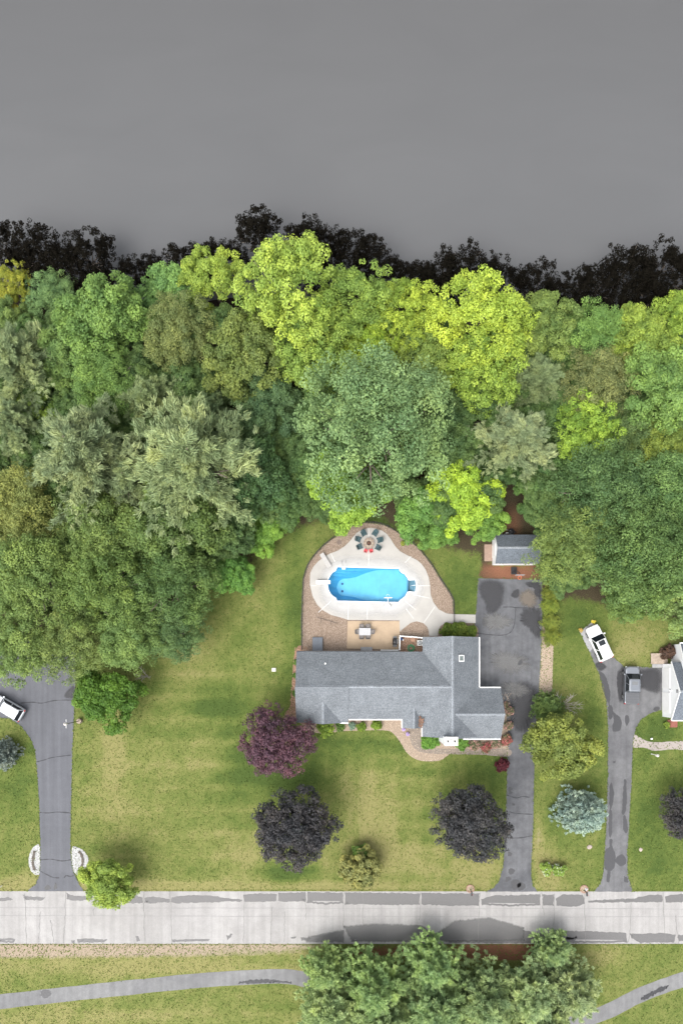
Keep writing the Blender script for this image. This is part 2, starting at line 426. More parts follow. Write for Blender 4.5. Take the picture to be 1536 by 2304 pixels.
ROADM = asphalt('pale_road', (.302, .292, .283), (.340, .330, .321), .16)
DRIVE = asphalt('drive_asphalt', (.092, .094, .102), (.128, .130, .138), .45)
DRIVE_L = asphalt('smooth_drive_asphalt', (.110, .113, .126), (.124, .127, .141), .12)
DRIVE_R = asphalt('worn_drive_asphalt', (.118, .118, .124), (.15, .15, .155), .4)
PATHM = asphalt('path_asphalt', (.165, .165, .168), (.20, .20, .20), .3)
CRACK = mat('crack_filler', (.04, .04, .045), .8, .2)
WETROAD = softmat('damp_road', (.132, .128, .127), .6, (.12, .5), .92, 1.3, .7)
WETSOFT = softmat('damp_road_soft', (.135, .132, .130), .6, (.05, .9), .8, .8, .8)
PUDDLE = softmat('damp_drive', (.056, .056, .060), .55, (.14, .24), .9, 1.6, .25)
DAMPSOFT = softmat('dark_drive_blotch', (.038, .038, .042), .6, (.15, .75), .8, .9, .6)
PALES = softmat('pale_drive_blotch', (.17, .168, .165), .9, (.15, 1.0), .6, .8, .8)
TANS = softmat('tan_drive_blotch', (.16, .135, .11), .9, (.15, 1.0), .8, .8, .8)

road = tag(sheet('road', [dens([W(-2500, 2004), W(-2500, 2123), W(4000, 2124), W(4000, 2007)], 200)], .016, ROADM, pix=False), kind='structure')
zs = .021
def strip(pts_top, pts_bot): return pts_top + pts_bot[::-1]
wet = [ # damp strips along the kerb lines of the road
  ([(-20, 2020), (20, 2018), (32, 2024), (10, 2028), (-20, 2028)], 1), ([(50, 2014), (80, 2017), (104, 2018), (98, 2026), (58, 2027)], 2),
  ([(150, 2008), (165, 2014), (205, 2016), (210, 2026), (160, 2027), (149, 2024)], 3), ([(285, 2008), (300, 2009), (322, 2020), (322, 2033), (260, 2032), (262, 2018)], 4),
  ([(325, 2020), (345, 2016), (383, 2022), (384, 2031), (340, 2033), (325, 2032)], 5), ([(386, 2018), (430, 2013), (470, 2014), (545, 2024), (545, 2028), (440, 2032), (400, 2033), (386, 2031)], 6),
  ([(547, 2011), (600, 2009), (625, 2011), (622, 2028), (600, 2030), (548, 2030)], 7), ([(627, 2008), (690, 2007), (688, 2029), (640, 2030), (626, 2028)], 8),
  ([(690, 2006), (772, 2008), (772, 2033), (730, 2036), (690, 2032)], 9), ([(775, 2007), (900, 2008), (945, 2010), (945, 2036), (860, 2037), (775, 2035)], 10),
  ([(947, 2008), (1010, 2009), (1078, 2009), (1078, 2038), (1020, 2039), (948, 2036)], 11), ([(1081, 2022), (1110, 2014), (1215, 2011), (1216, 2038), (1150, 2040), (1082, 2037)], 12),
  ([(1218, 2012), (1246, 2011), (1246, 2039), (1220, 2038)], 13), ([(1249, 2022), (1265, 2011), (1312, 2012), (1314, 2034), (1295, 2041), (1250, 2038)], 14),
  ([(1320, 2025), (1420, 2021), (1460, 2012), (1488, 2012), (1490, 2030), (1420, 2031), (1322, 2032)], 15), ([(1494, 2016), (1520, 2011), (1560, 2012), (1560, 2030), (1496, 2031)], 16),
  ([(-10, 2112), (20, 2109), (37, 2114), (30, 2122), (-10, 2122)], 17), ([(174, 2112), (195, 2110), (245, 2114), (235, 2121), (176, 2122)], 18), ([(384, 2114), (420, 2112), (474, 2113), (470, 2117), (390, 2120)], 19),
  ([(1270, 2094), (1330, 2094), (1408, 2098), (1410, 2121), (1300, 2122), (1265, 2118)], 20), ([(1414, 2100), (1500, 2098), (1518, 2103), (1516, 2121), (1440, 2122), (1418, 2112)], 21), ([(1522, 2103), (1560, 2100), (1560, 2120), (1526, 2118)], 22),
  ([(1300, 2105), (1200, 2096), (1150, 2086), (1090, 2078), (1040, 2076), (1012, 2090), (1008, 2122), (1150, 2123), (1290, 2122)], 23),
  ([(304, 2106), (313, 2106), (318, 2118), (308, 2120)], 24), ([(508, 2104), (524, 2102), (520, 2110), (512, 2117)], 25), ([(652, 2108), (668, 2106), (664, 2112), (655, 2114)], 26), ([(160, 2115), (170, 2115), (170, 2122), (160, 2122)], 27)]
for pts, sd_ in wet: stain('damp_patch', pts, zs, WETROAD, road, .30, .07, sd_, hard=True, step=.28)
for pts, sd_ in (([(675, 2110), (720, 2100), (775, 2090), (775, 2122), (690, 2122)], 1), ([(770, 2082), (850, 2076), (950, 2080), (980, 2100), (960, 2121), (790, 2121)], 2), ([(960, 2112), (1020, 2070), (1100, 2062), (1180, 2085), (1180, 2118), (1000, 2121)], 3)):
    stain('damp_patch', pts, zs + .003, WETSOFT, road, .40, .06, sd_, hard=True)
RC = mat('road_crack', (.17, .165, .16), .9, .2)
for i, (x, y0, y1) in enumerate([(57, 2010, 2122), (92, 2050, 2120), (116, 2070, 2120), (148, 2006, 2122), (213, 2035, 2060), (325, 2006, 2120), (384, 2006, 2122), (549, 2006, 2122), (612, 2040, 2120), (640, 2050, 2120), (688, 2010, 2070), (773, 2006, 2122), (816, 2010, 2080), (945, 2008, 2070), (1079, 2008, 2122), (1218, 2008, 2060), (1246, 2010, 2080), (1315, 2010, 2122), (1418, 2030, 2120), (1491, 2008, 2122), (1520, 2060, 2122)]):
    ribbon('crack', wiggle((x, y0), (x + random.Random(i).uniform(-6, 6), y1), 14, 1.5, i), .055, zs + .007, RC, road, jit=.4, seed=i)
for i, y in enumerate((2060, 2042)):
    ribbon('crack', wiggle((-60, y), (1600, y + 3), 60, .5, 50 + i), .05, zs + .0065, mat('road_seam', (.245, .24, .236), .9, .1), road, jit=.5)

MAIN = [(1075, 1301), (1150, 1303), (1218, 1305), (1219, 1394), (1216, 1480), (1212, 1560), (1206, 1620), (1202, 1700), (1199, 1850), (1195, 1940), (1194, 1970), (1198, 1992), (1208, 2006), (1092, 2006), (1110, 1998), (1122, 1980), (1130, 1950), (1134, 1900), (1138, 1800), (1140, 1700), (1140, 1600), (1100, 1600), (1068, 1560), (1068, 1400)]
drive = tag(sheet('driveway', [jag(dens([W(*p) for p in MAIN], .5), .03, 3)], .026, DRIVE, pix=False), kind='structure')
zd = .031
stain('damp_patch', [(1077, 1303), (1125, 1303), (1137, 1325), (1133, 1360), (1118, 1382), (1096, 1384), (1086, 1355), (1076, 1338)], zd, DAMPSOFT, drive, .8, .1, 1)
stain('damp_patch', [(1084, 1392), (1092, 1388), (1097, 1402), (1090, 1409), (1083, 1402)], zd + .003, PUDDLE, drive, .10, .05, 2)
stain('damp_patch', [(1104, 1398), (1117, 1395), (1114, 1407), (1108, 1404)], zd + .003, PUDDLE, drive, .10, .05, 3)
stain('damp_patch', [(1148, 1335), (1165, 1322), (1168, 1340), (1158, 1348), (1148, 1344)], zd, DAMPSOFT, drive, .8, .1, 4)
stain('damp_patch', [(1180, 1308), (1215, 1310), (1218, 1350), (1205, 1345), (1200, 1325), (1182, 1318)], zd + .002, DAMPSOFT, drive, .8, .1, 5)
stain('damp_patch', [(1170, 1370), (1216, 1368), (1215, 1440), (1200, 1430), (1170, 1400)], zd, DAMPSOFT, drive, .8, .2, 6)
stain('damp_patch', [(1140, 1560), (1170, 1525), (1207, 1540), (1204, 1600), (1198, 1645), (1160, 1655), (1142, 1620)], zd, DAMPSOFT, drive, .8, .2, 7)
stain('dry_patch', [(1168, 1330), (1195, 1322), (1210, 1335), (1210, 1365), (1190, 1372), (1168, 1360)], zd + .001, TANS, drive, .9, .2, 8)
stain('dry_patch', [(1095, 1470), (1150, 1462), (1192, 1480), (1195, 1510), (1150, 1520), (1110, 1508)], zd + .004, PALES, drive, 1.0, .3, 9)
stain('dry_patch', [(1082, 1380), (1130, 1378), (1160, 1400), (1130, 1420), (1085, 1415)], zd + .004, PALES, drive, 1.0, .3, 10)
stain('dry_patch', [(1120, 1535), (1170, 1535), (1195, 1560), (1150, 1575)], zd + .006, PALES, drive, 1.0, .3, 11)
stain('damp_patch', [(1165, 1490), (1172, 1484), (1176, 1489), (1170, 1497), (1164, 1496)], zd + .009, PUDDLE, drive, .10, .03, 12)
for i, (x, y, r_) in enumerate([(1147, 1775, 5), (1148, 1783, 4), (1154, 1810, 3), (1148, 1885, 3), (1146, 1922, 5), (1150, 1960, 7), (1142, 1978, 6), (1160, 1990, 12), (1172, 1994, 10)]):
    stain('damp_patch', [(x - r_, y - r_ * .5), (x, y - r_), (x + r_, y - r_ * .3), (x + r_ * .7, y + r_ * .6), (x - r_ * .6, y + r_)], zd, PUDDLE, drive, .10, .06, 20 + i)
for i, pts in enumerate([[(1070, 1424), (1100, 1428), (1130, 1429), (1148, 1422), (1156, 1405), (1158, 1380), (1157, 1367), (1130, 1366)], [(1157, 1367), (1190, 1368), (1215, 1370)], [(1140, 1789), (1160, 1795), (1175, 1792), (1190, 1794)], [(1145, 1826), (1160, 1830), (1196, 1832)], [(1140, 1885), (1170, 1885), (1196, 1880)]]):
    ribbon('crack', wiggle(pts[0], pts[1], 1, 0, 1)[:0] + smoothpts(pts, 6, False), .10, zd + .011, CRACK, drive, jit=.5, seed=i)

NB = [(1303, 1421), (1330, 1400), (1343, 1415), (1358, 1447), (1373, 1473), (1390, 1488), (1403, 1500), (1440, 1500), (1488, 1501), (1488, 1598), (1463, 1605), (1440, 1620), (1430, 1638), (1424, 1660), (1422, 1690), (1420, 1760), (1415, 1840), (1410, 1920), (1411, 1970), (1422, 2006), (1334, 2006), (1348, 1990), (1356, 1965), (1362, 1860), (1366, 1740), (1366, 1640), (1364, 1590), (1357, 1552), (1347, 1518), (1335, 1492), (1325, 1467), (1313, 1443)]
nb = tag(sheet('neighbour_driveway', [jag(dens([W(*p) for p in NB], .5), .04, 4)], .027, DRIVE_R, pix=False), kind='structure')
for i, (pts, mm, inn) in enumerate([
    ([(1345, 1510), (1360, 1520), (1372, 1560), (1370, 1590), (1378, 1600), (1396, 1620), (1392, 1644), (1376, 1643), (1379, 1615), (1368, 1585), (1357, 1560), (1350, 1530)], PUDDLE, .75),
    ([(1366, 1592), (1376, 1588), (1377, 1612), (1370, 1618)], PUDDLE, .7), ([(1404, 1612), (1412, 1610), (1414, 1622), (1408, 1634)], PUDDLE, .5),
    ([(1430, 1505), (1485, 1503), (1486, 1560), (1460, 1560), (1432, 1545)], DAMPSOFT, .4), ([(1395, 1495), (1402, 1500), (1400, 1580), (1390, 1580), (1385, 1520)], DAMPSOFT, .5),
    ([(1470, 1592), (1481, 1590), (1481, 1600), (1470, 1599)], PUDDLE, .7), ([(1335, 1492), (1350, 1488), (1365, 1500), (1350, 1512), (1340, 1505)], DAMPSOFT, .5),
    ([(1371, 1765), (1377, 1762), (1380, 1790), (1376, 1815), (1370, 1820), (1369, 1790)], PUDDLE, .7), ([(1402, 1757), (1408, 1757), (1409, 1800), (1405, 1830), (1398, 1828), (1400, 1790)], PUDDLE, .7),
    ([(1369, 1825), (1376, 1828), (1375, 1880), (1368, 1876)], PUDDLE, .7), ([(1400, 1838), (1406, 1836), (1411, 1862), (1408, 1875), (1401, 1866)], PUDDLE, .7),
    ([(1370, 1888), (1377, 1890), (1376, 1905), (1384, 1922), (1381, 1950), (1370, 1960), (1358, 1950), (1360, 1915), (1370, 1904)], PUDDLE, .8), ([(1382, 1935), (1396, 1922), (1407, 1930), (1406, 1944), (1393, 1948)], PUDDLE, .8),
    ([(1365, 1960), (1372, 1960), (1370, 1983), (1363, 1983)], PUDDLE, .7), ([(1402, 1972), (1410, 1975), (1412, 1985), (1404, 1984)], PUDDLE, .6), ([(1378, 1712), (1383, 1712), (1382, 1717), (1378, 1716)], PUDDLE, .6)]):
    stain('damp_patch', pts, .032 + .0008 * i, mm, nb, .10 if mm is PUDDLE else .6, .05, i)
CONC_PAD = mat('pale_concrete_pad', (.33, .33, .335), .9, .12, 2, fine=(20, .2))
sheet('parking_pad', [[(1303, 1421), (1330, 1400), (1343, 1415), (1350, 1432), (1330, 1462), (1325, 1467), (1313, 1443)]], .031, CONC_PAD, parent=nb)

LD = [(172, 1440), (171, 1515), (169, 1580), (165, 1657), (162, 1760), (160, 1850), (160, 1920), (163, 1950), (169, 1968), (178, 1988), (190, 2005), (62, 2005), (80, 1990), (88, 1972), (91, 1950), (91, 1900), (88, 1800), (85, 1745), (80, 1690), (69, 1661), (49, 1635), (22, 1617), (-5, 1614), (-200, 1614), (-200, 1440)]
ld = tag(sheet('left_driveway', [jag(dens([W(*p) for p in LD], .5), .02, 6)], .027, DRIVE_L, pix=False), kind='structure')
for i, pts in enumerate([[(47, 1582), (75, 1580), (95, 1582), (125, 1576), (165, 1575)], [(84, 1714), (100, 1710), (120, 1704), (160, 1699)], [(90, 1828), (110, 1829), (130, 1827), (160, 1829)], [(92, 1935), (115, 1933), (140, 1937), (161, 1934)], [(92, 1960), (105, 1967), (120, 1974), (134, 1975)], [(145, 1975), (150, 1970), (160, 1972), (169, 1968)]]):
    ribbon('crack', smoothpts(pts, 6, False), .11, .033, CRACK, ld, jit=.5, seed=i)
for i, pts in enumerate([[(100, 1998), (108, 1990), (116, 2000), (104, 2003)], [(122, 1995), (126, 1985), (130, 1996), (124, 2002)], [(145, 1560), (168, 1540), (169, 1572), (146, 1572)]]):
    stain('damp_patch', pts, .032, PUDDLE if i < 2 else DAMPSOFT, ld, .10 if i < 2 else .6, .05, i)

PC = smoothpts([(-60, 2262), (0, 2254), (150, 2237), (300, 2221), (450, 2206), (560, 2199), (640, 2197), (690, 2206), (740, 2232), (820, 2275), (950, 2320), (1120, 2330), (1260, 2310), (1360, 2278), (1430, 2243), (1490, 2219), (1560, 2196)], 6, False)
path = tag(ribbon('path', PC, 1.95, .014, PATHM, jit=.03), kind='structure')
stain('damp_patch', [(92, 2232), (100, 2226), (112, 2228), (116, 2238), (104, 2246), (94, 2242)], .019, PUDDLE, path, .12, .05, 1)
stain('damp_patch', [(540, 2208), (580, 2202), (640, 2206), (655, 2212), (600, 2213), (545, 2214)], .019, DAMPSOFT, path, .25, .1, 2)
stain('damp_patch', [(1440, 2244), (1470, 2226), (1500, 2215), (1500, 2224), (1470, 2240), (1445, 2252)], .019, DAMPSOFT, path, .25, .1, 3)

CONC = mat('pool_concrete', (.40, .382, .355), .85, .10, .35, fine=(16, .10))
GRAVM = mat('pea_gravel', (.27, .20, .15), .9, .30, 9, bump=.6, fine=(22, .5))
TANP = mat('tan_patio', (.42, .315, .215), .85, .10, .8, fine=(14, .15))
PAVE = mat('walkway_pavers', (.24, .20, .165), .85, .2, 2.5, fine=(12, .3))
PALEG = mat('pale_gravel', (.36, .28, .21), .9, .25, 8, bump=.5, fine=(22, .4))
MULCH = mat('bark_mulch', (.30, .185, .12), .95, .35, 8, bump=.6, fine=(22, .45))
NWALK = mat('neighbour_walk_pavers', (.33, .29, .265), .85, .06, 3, fine=(14, .12))
EDGE = mat('landscape_edging', (.10, .085, .07), .9, .3)

GOUT = [(823, 1176), (859, 1180), (890, 1195), (929, 1222), (964, 1262), (991, 1304), (1012, 1336), (1019, 1352), (1020, 1400), (1020, 1440), (900, 1475), (700, 1475), (679, 1460), (679, 1394), (681, 1330), (684, 1297), (698, 1262), (730, 1226), (769, 1197), (796, 1182)]
gout = smoothpts(GOUT[:8], 6, False) + GOUT[8:13] + smoothpts(GOUT[13:] + [GOUT[0]], 6, False)[:-1]
big = [(x0, y0) for x0, y0 in [(725, 1266), (945, 1266), (945, 1366), (725, 1366)]]
gravel = tag(sheet('gravel_bed', [gout, big], .020, GRAVM), kind='structure')
ge = smoothpts(GOUT[13:] + GOUT[:8], 6, False)
ribbon('edging', [(679, 1462)] + ge + [(1020, 1382)], .20, .030, EDGE, gravel, jit=.3)  # dark strip takes in the fence's shadow as well as the edging
DECK = [(829, 1188), (845, 1189), (859, 1194), (870, 1202), (878, 1212), (884, 1222), (890, 1231), (900, 1241), (913, 1248), (937, 1260), (948, 1269), (957, 1282), (964, 1300), (967, 1318), (968, 1338), (974, 1355), (986, 1371), (1003, 1380), (1020, 1382), (1069, 1383), (1069, 1402), (1010, 1402), (999, 1403), (990, 1409), (986, 1418), (984, 1431), (965, 1431), (964, 1420), (960, 1410), (952, 1402), (937, 1398), (924, 1401), (912, 1410), (899, 1421), (898, 1396), (783, 1395), (769, 1390), (745, 1384), (726, 1373), (713, 1360), (703, 1341), (697, 1316), (698, 1289), (705, 1275), (716, 1263), (730, 1252), (744, 1245), (760, 1239), (774, 1230), (784, 1221), (792, 1211), (801, 1200), (812, 1193)]
deck = tag(sheet('pool_deck', [DECK, POOL], .075, CONC, thick=.09), kind='structure')
JOINT = mat('deck_joint', (.50, .49, .475), .8, .05)
for i, (a, b_) in enumerate([((829, 1189), (829, 1210)), ((829, 1246), (829, 1274)), ((744, 1245), (753, 1264)), ((924, 1252), (911, 1266)), ((939, 1318), (967, 1318)), ((910, 1352), (935, 1372)), ((913, 1370), (930, 1392)), ((977, 1366), (953, 1401)), ((783, 1358), (783, 1394)), ((826, 1358), (826, 1394)), ((716, 1378), (745, 1352)), ((928, 1338), (966, 1346)), ((700, 1318), (712, 1318))]):
    ribbon('joint', [a, b_], .10, .080, JOINT, deck)
DAMPD = softmat('damp_concrete', (.40, .385, .36), .7, (.2, .8), .5, .5, .7)
SPLASH = softmat('bleached_concrete', (.53, .525, .515), .8, (.05, 1.0), .75, .5, .55)
q0 = dens([W(*q) for q in POOL], .4); vs_ = []; al_ = []; N_ = len(q0)
for d_o, a_o in ((.06, 1.0), (.7, .95), (1.3, .6), (2.1, 0.0)):
    q1 = insetloop(q0, -d_o)
    for _ in range(8 if d_o > .5 else 0): q1 = [tuple((q1[i - 1][k] + 2 * q1[i][k] + q1[(i + 1) % N_][k]) / 4 for k in (0, 1)) for i in range(N_)]
    for q in q1: vs_.append((q[0], q[1] - (.25 if d_o > .5 else 0), .0785)); al_.append(a_o)
bp = MB().add(vs_, [(r * N_ + i, r * N_ + (i + 1) % N_, (r + 1) * N_ + (i + 1) % N_, (r + 1) * N_ + i) for r in range(3) for i in range(N_)]).build('bleached_patch', SPLASH, deck)
bp.data.attributes.new('a', 'FLOAT', 'POINT').data.foreach_set('value', al_)
tag(sheet('patio', [[(782, 1397.2), (899, 1397.6), (898, 1462), (780, 1459)]], .060, TANP, thick=.06), kind='structure')
ubed = tag(sheet('utility_bed', [[(899, 1431), (951, 1434), (951, 1468), (899, 1468)]], .026, MULCH), kind='structure')
wb = tag(sheet('side_mulch_bed', [smoothpts([(676, 1452), (664, 1466), (659, 1500), (656, 1560), (652, 1590), (640, 1608), (660, 1618), (700, 1630), (720, 1560), (700, 1470)], 4)], .024, MULCH), kind='structure')
FB = smoothpts([(690, 1600), (690, 1636), (720, 1650), (770, 1645), (840, 1643), (872, 1644), (886, 1652), (900, 1670), (913, 1691), (929, 1705), (950, 1712), (985, 1712), (1004, 1702), (1020, 1693), (1080, 1690), (1141, 1692), (1142, 1640), (1150, 1600), (1143, 1570), (1120, 1560)], 4)
fb = tag(sheet('front_gravel_bed', [FB], .022, PALEG), kind='structure')
fw = tag(sheet('front_walkway', [smoothpts([(921, 1630), (946, 1630), (947, 1662), (955, 1676), (975, 1683), (1060, 1686), (1142, 1685), (1142, 1702), (1080, 1698), (1010, 1697), (965, 1695), (937, 1688), (923, 1668)], 4)], .034, PAVE), kind='structure')
sb = tag(sheet('drive_side_gravel', [jag(dens([W(*p) for p in [(1217, 1400), (1245, 1452), (1243, 1500), (1240, 1560), (1238, 1610), (1206, 1610), (1212, 1560), (1216, 1480)]], .5), .05, 8)], .024, MULCH and PALEG, pix=False), kind='structure')
nw = tag(sheet('neighbour_walkway', [smoothpts([(1421, 1652), (1440, 1660), (1456, 1668), (1480, 1670), (1510, 1668), (1560, 1668), (1560, 1687), (1510, 1686), (1490, 1688), (1468, 1689), (1447, 1682), (1421, 1680)], 4)], .024, NWALK), kind='structure')
hb = tag(sheet('hedge_bed', [smoothpts([(990, 1412), (1000, 1404), (1066, 1403), (1068, 1440), (985, 1440)], 3)], .028, GRAVM), kind='structure')

# loose stones lying on the gravel (nobody could count them)
def scatter(poly, holes, num, seed):
    r = np.random.default_rng(seed); P = np.array(poly); lo, hi = P.min(0), P.max(0); out = np.zeros((0, 2))
    while len(out) < num:
        q = r.uniform(lo, hi, (num * 2, 2)); k = inside(q, poly)
        for hh in holes: k &= ~inside(q, hh)
        out = np.vstack([out, q[k]])
    return out[:num]
def stones(name, poly, holes, num, smin, smax, z, material, parent, seed):
    P = scatter(poly, holes, num, seed); r = np.random.default_rng(seed + 1)
    base = np.array([(1, 0, 0), (0, 1, 0), (-1, 0, 0), (0, -1, 0), (0, 0, .7), (.3, .2, -.3)])[:5]
    sz = r.uniform(smin, smax, num); th = r.uniform(0, 6.28, num)
    vv = np.repeat(base[None], num, 0) * sz[:, None, None] * r.uniform(.6, 1.2, (num, 1, 3))
    cx, sn = np.cos(th)[:, None], np.sin(th)[:, None]
    x = vv[..., 0] * cx - vv[..., 1] * sn + P[:, :1]; y = vv[..., 0] * sn + vv[..., 1] * cx + P[:, 1:]
    V_ = np.stack([x, y, vv[..., 2] + z], -1).reshape(-1, 3)
    F = np.array([(0, 1, 4), (1, 2, 4), (2, 3, 4), (3, 0, 4)])[None] + 5 * np.arange(num)[:, None, None]
    me = fastmesh(name, V_, F.reshape(-1, 3)); me.materials.append(material)
    at = me.attributes.new('v', 'FLOAT', 'FACE'); at.data.foreach_set('value', np.repeat(r.uniform(0, 1, num), 4).astype(np.float32))
    return tag(link(name, me, parent), kind='stuff')
def fastmesh(name, V_, F):
    me = bpy.data.meshes.new(name); k = F.shape[1]
    me.vertices.add(len(V_)); me.vertices.foreach_set('co', np.ascontiguousarray(V_, dtype=np.float32).ravel())
    me.loops.add(F.size); me.loops.foreach_set('vertex_index', np.ascontiguousarray(F, dtype=np.int32).ravel())
    me.polygons.add(len(F)); me.polygons.foreach_set('loop_start', np.arange(0, F.size, k, dtype=np.int32))
    me.polygons.foreach_set('loop_total', np.full(len(F), k, np.int32))
    me.update(calc_edges=True); return me
def stonemat(name, stops):
    m, n, l, p = nodes(name); p.inputs['Roughness'].default_value = .85
    l.new(ramp(n, l, attr(n, 'v'), stops), p.inputs['Base Color']); return m
STONES = stonemat('gravel_stone', [(0, (.16, .115, .085)), (.4, (.25, .185, .14)), (.8, (.32, .25, .19)), (1, (.40, .33, .27))])
STONEP = stonemat('pale_gravel_stone', [(0, (.24, .18, .13)), (.4, (.36, .275, .205)), (1, (.48, .40, .315))])
STONEW = stonemat('white_stone', [(0, (.26, .26, .255)), (.5, (.38, .38, .375)), (1, (.50, .50, .49))])
CHIPS = stonemat('mulch_chip', [(0, (.14, .07, .04)), (.5, (.30, .17, .11)), (1, (.42, .28, .20))])
toW = lambda L: [W(*p) for p in L]
stones('loose_stones', toW(gout), [toW(DECK), toW([(780, 1390), (900, 1390), (900, 1475), (780, 1475)])], 24000, .025, .062, .022, STONES, gravel, 1)
stones('loose_stones', toW(FB), [], 7000, .03, .08, .024, STONEP, fb, 2)
stones('loose_stones', toW([(1217, 1452), (1244, 1452), (1239, 1608), (1209, 1608)]), [], 3500, .03, .08, .026, STONEP, sb, 3)
stones('wood_chips', toW([(664, 1456), (659, 1500), (652, 1590), (645, 1608), (700, 1625), (700, 1470)]), [], 2500, .03, .09, .026, CHIPS, wb, 4)
stones('wood_chips', toW([(900, 1432), (950, 1435), (950, 1467), (900, 1467)]), [], 900, .03, .09, .028, CHIPS, ubed, 5)

# ------------------------------------------------------------------ vegetation
def unit(a): return a / np.maximum(np.linalg.norm(a, axis=-1, keepdims=True), 1e-9)

def leaves(name, P, N, size, aspect, val, material, fold=True):
    """rhombic leaves: P centres, N normals, size half length"""
    r = np.random.default_rng(len(P)); k = len(P)
    N = unit(N); t = unit(np.cross(N, r.normal(size=(k, 3)))); b_ = np.cross(N, t)
    s = size[:, None]
    V_ = np.stack([P + t * s, P + b_ * s * aspect, P - t * s, P - b_ * s * aspect], 1).reshape(-1, 3)
    F = np.arange(4 * k).reshape(-1, 4)
    me = fastmesh(name, V_, F); me.materials.append(material)
    at = me.attributes.new('v', 'FLOAT', 'FACE'); at.data.foreach_set('value', np.clip(val, 0, 1).astype(np.float32))
    return me

def needles(name, P, D, length, width, val, material):
    """thin quads along direction D"""
    r = np.random.default_rng(len(P)); k = len(P); D = unit(D); b_ = unit(np.cross(D, r.normal(size=(k, 3)))); L = length[:, None]; w_ = width
    V_ = np.stack([P - b_ * w_, P + b_ * w_, P + D * L + b_ * w_ * .4, P + D * L - b_ * w_ * .4], 1).reshape(-1, 3)
    me = fastmesh(name, V_, np.arange(4 * k).reshape(-1, 4)); me.materials.append(material)
    at = me.attributes.new('v', 'FLOAT', 'FACE'); at.data.foreach_set('value', np.clip(val, 0, 1).astype(np.float32))
    return me

def sph(r, n, zmin=-1.0, zmax=1.0):
    z = r.uniform(zmin, zmax, n); t = r.uniform(0, 2 * np.pi, n); q = np.sqrt(1 - z * z)
    return np.stack([q * np.cos(t), q * np.sin(t), z], 1)

def crown_broad(name, seed, lobes=9, sub=16, per=150, leaf=.034, flat=.85, lob_r=(.34, .52), sub_r=(.10, .19), zmin=-.35, material=None, spread=.62, spiky=0.0):
    """unit-radius crown: lobes > clusters > leaves; uneven outline with gaps between the lobes"""
    r = np.random.default_rng(seed); P = []; N = []; val = []
    d = sph(r, lobes * 3, -.25, 1.0)
    keep = [d[0]]
    for q in d[1:]:
        if len(keep) < lobes and min(np.linalg.norm(q - k) for k in keep) > 1.1 / math.sqrt(lobes) * 1.35: keep.append(q)
    keep.append(np.array((0, 0, .75)))
    if lobes > 14: keep += [np.array((.45 * math.cos(q), .45 * math.sin(q), .55)) for q in (.4, 2.5, 4.6)]
    for q in keep:
        lr = r.uniform(*lob_r); lc = q * spread * r.uniform(.85, 1.15) * np.array((1, 1, flat)); lv = r.normal(0, .13)
        cd = sph(r, sub, zmin, 1.0)
        for c_ in cd:
            cr = r.uniform(*sub_r); cc = lc + c_ * lr * r.uniform(.72, 1.08)
            if spiky: cc = cc + unit(cc + 1e-6) * min(r.exponential(spiky), spiky * 2.2)
            cv = .5 + lv + r.normal(0, .15); k = int(per * (cr / .15) ** 2)
            ld_ = sph(r, k, -.55, 1.0)
            rad = cr * r.uniform(.55, 1.08, k)
            P.append(cc + ld_ * rad[:, None] * np.array((1, 1, .85)))
            N.append(ld_ * .9 + np.array((0, 0, .55)) + r.normal(0, .5, (k, 3)))
            val.append(cv + r.normal(0, .16, k))
    P = np.vstack(P); N = np.vstack(N); val = np.concatenate(val)
    return leaves(name, P, N, leaf * r.uniform(.6, 1.25, len(P)), .62, val, material or LEAF)

def crown_pine(name, seed, whorls=10, br=6, leaf=.070, tall=1.15, per=34, steps=14, material=None, droop=.10, taper=.8, width=.007, wide=.17, outw=1.0):
    """unit-radius white pine: tiers of long branches carrying needle tufts"""
    r = np.random.default_rng(seed); P = []; D = []; val = []; B = []
    for wv in range(whorls):
        f = wv / (whorls - 1); z = -tall * .5 + tall * f; R_ = (1 - f) ** taper * .95 + .10
        for b_ in range(br):
            t = 2 * np.pi * (b_ / br) + wv * 1.1 + r.normal(0, .22); L = R_ * r.uniform(.68, 1.1)
            d = np.array((math.cos(t), math.sin(t), r.uniform(.05, .35))); bv = .5 + r.normal(0, .15)
            B.append((z, d, L))
            side = np.array((-d[1], d[0], 0))
            for s_ in range(steps):
                u = (s_ + 1) / steps
                c0 = np.array((0, 0, z)) + d * L * u + np.array((0, 0, -droop * L * u * u))
                wd_ = wide * L * (1 - (u - .55) ** 2 * 2.0) * (.4 if u < .25 else 1)
                for q in range(3):
                    c = c0 + side * r.normal(0, wd_ * .75) + np.array((0, 0, r.normal(0, .02))) + d * r.normal(0, .05)
                    dd = d * outw + side * r.normal(0, .7) + r.normal(0, .5, (per, 3)) + np.array((0, 0, .35))
                    P.append(c + r.normal(0, .018, (per, 3))); D.append(dd); val.append(bv + .15 * (u - .5) + r.normal(0, .16, per))
    P = np.vstack(P); D = np.vstack(D); val = np.concatenate(val)
    return needles(name, P, D, leaf * r.uniform(.6, 1.2, len(P)), width, val, material or NEEDLE), B

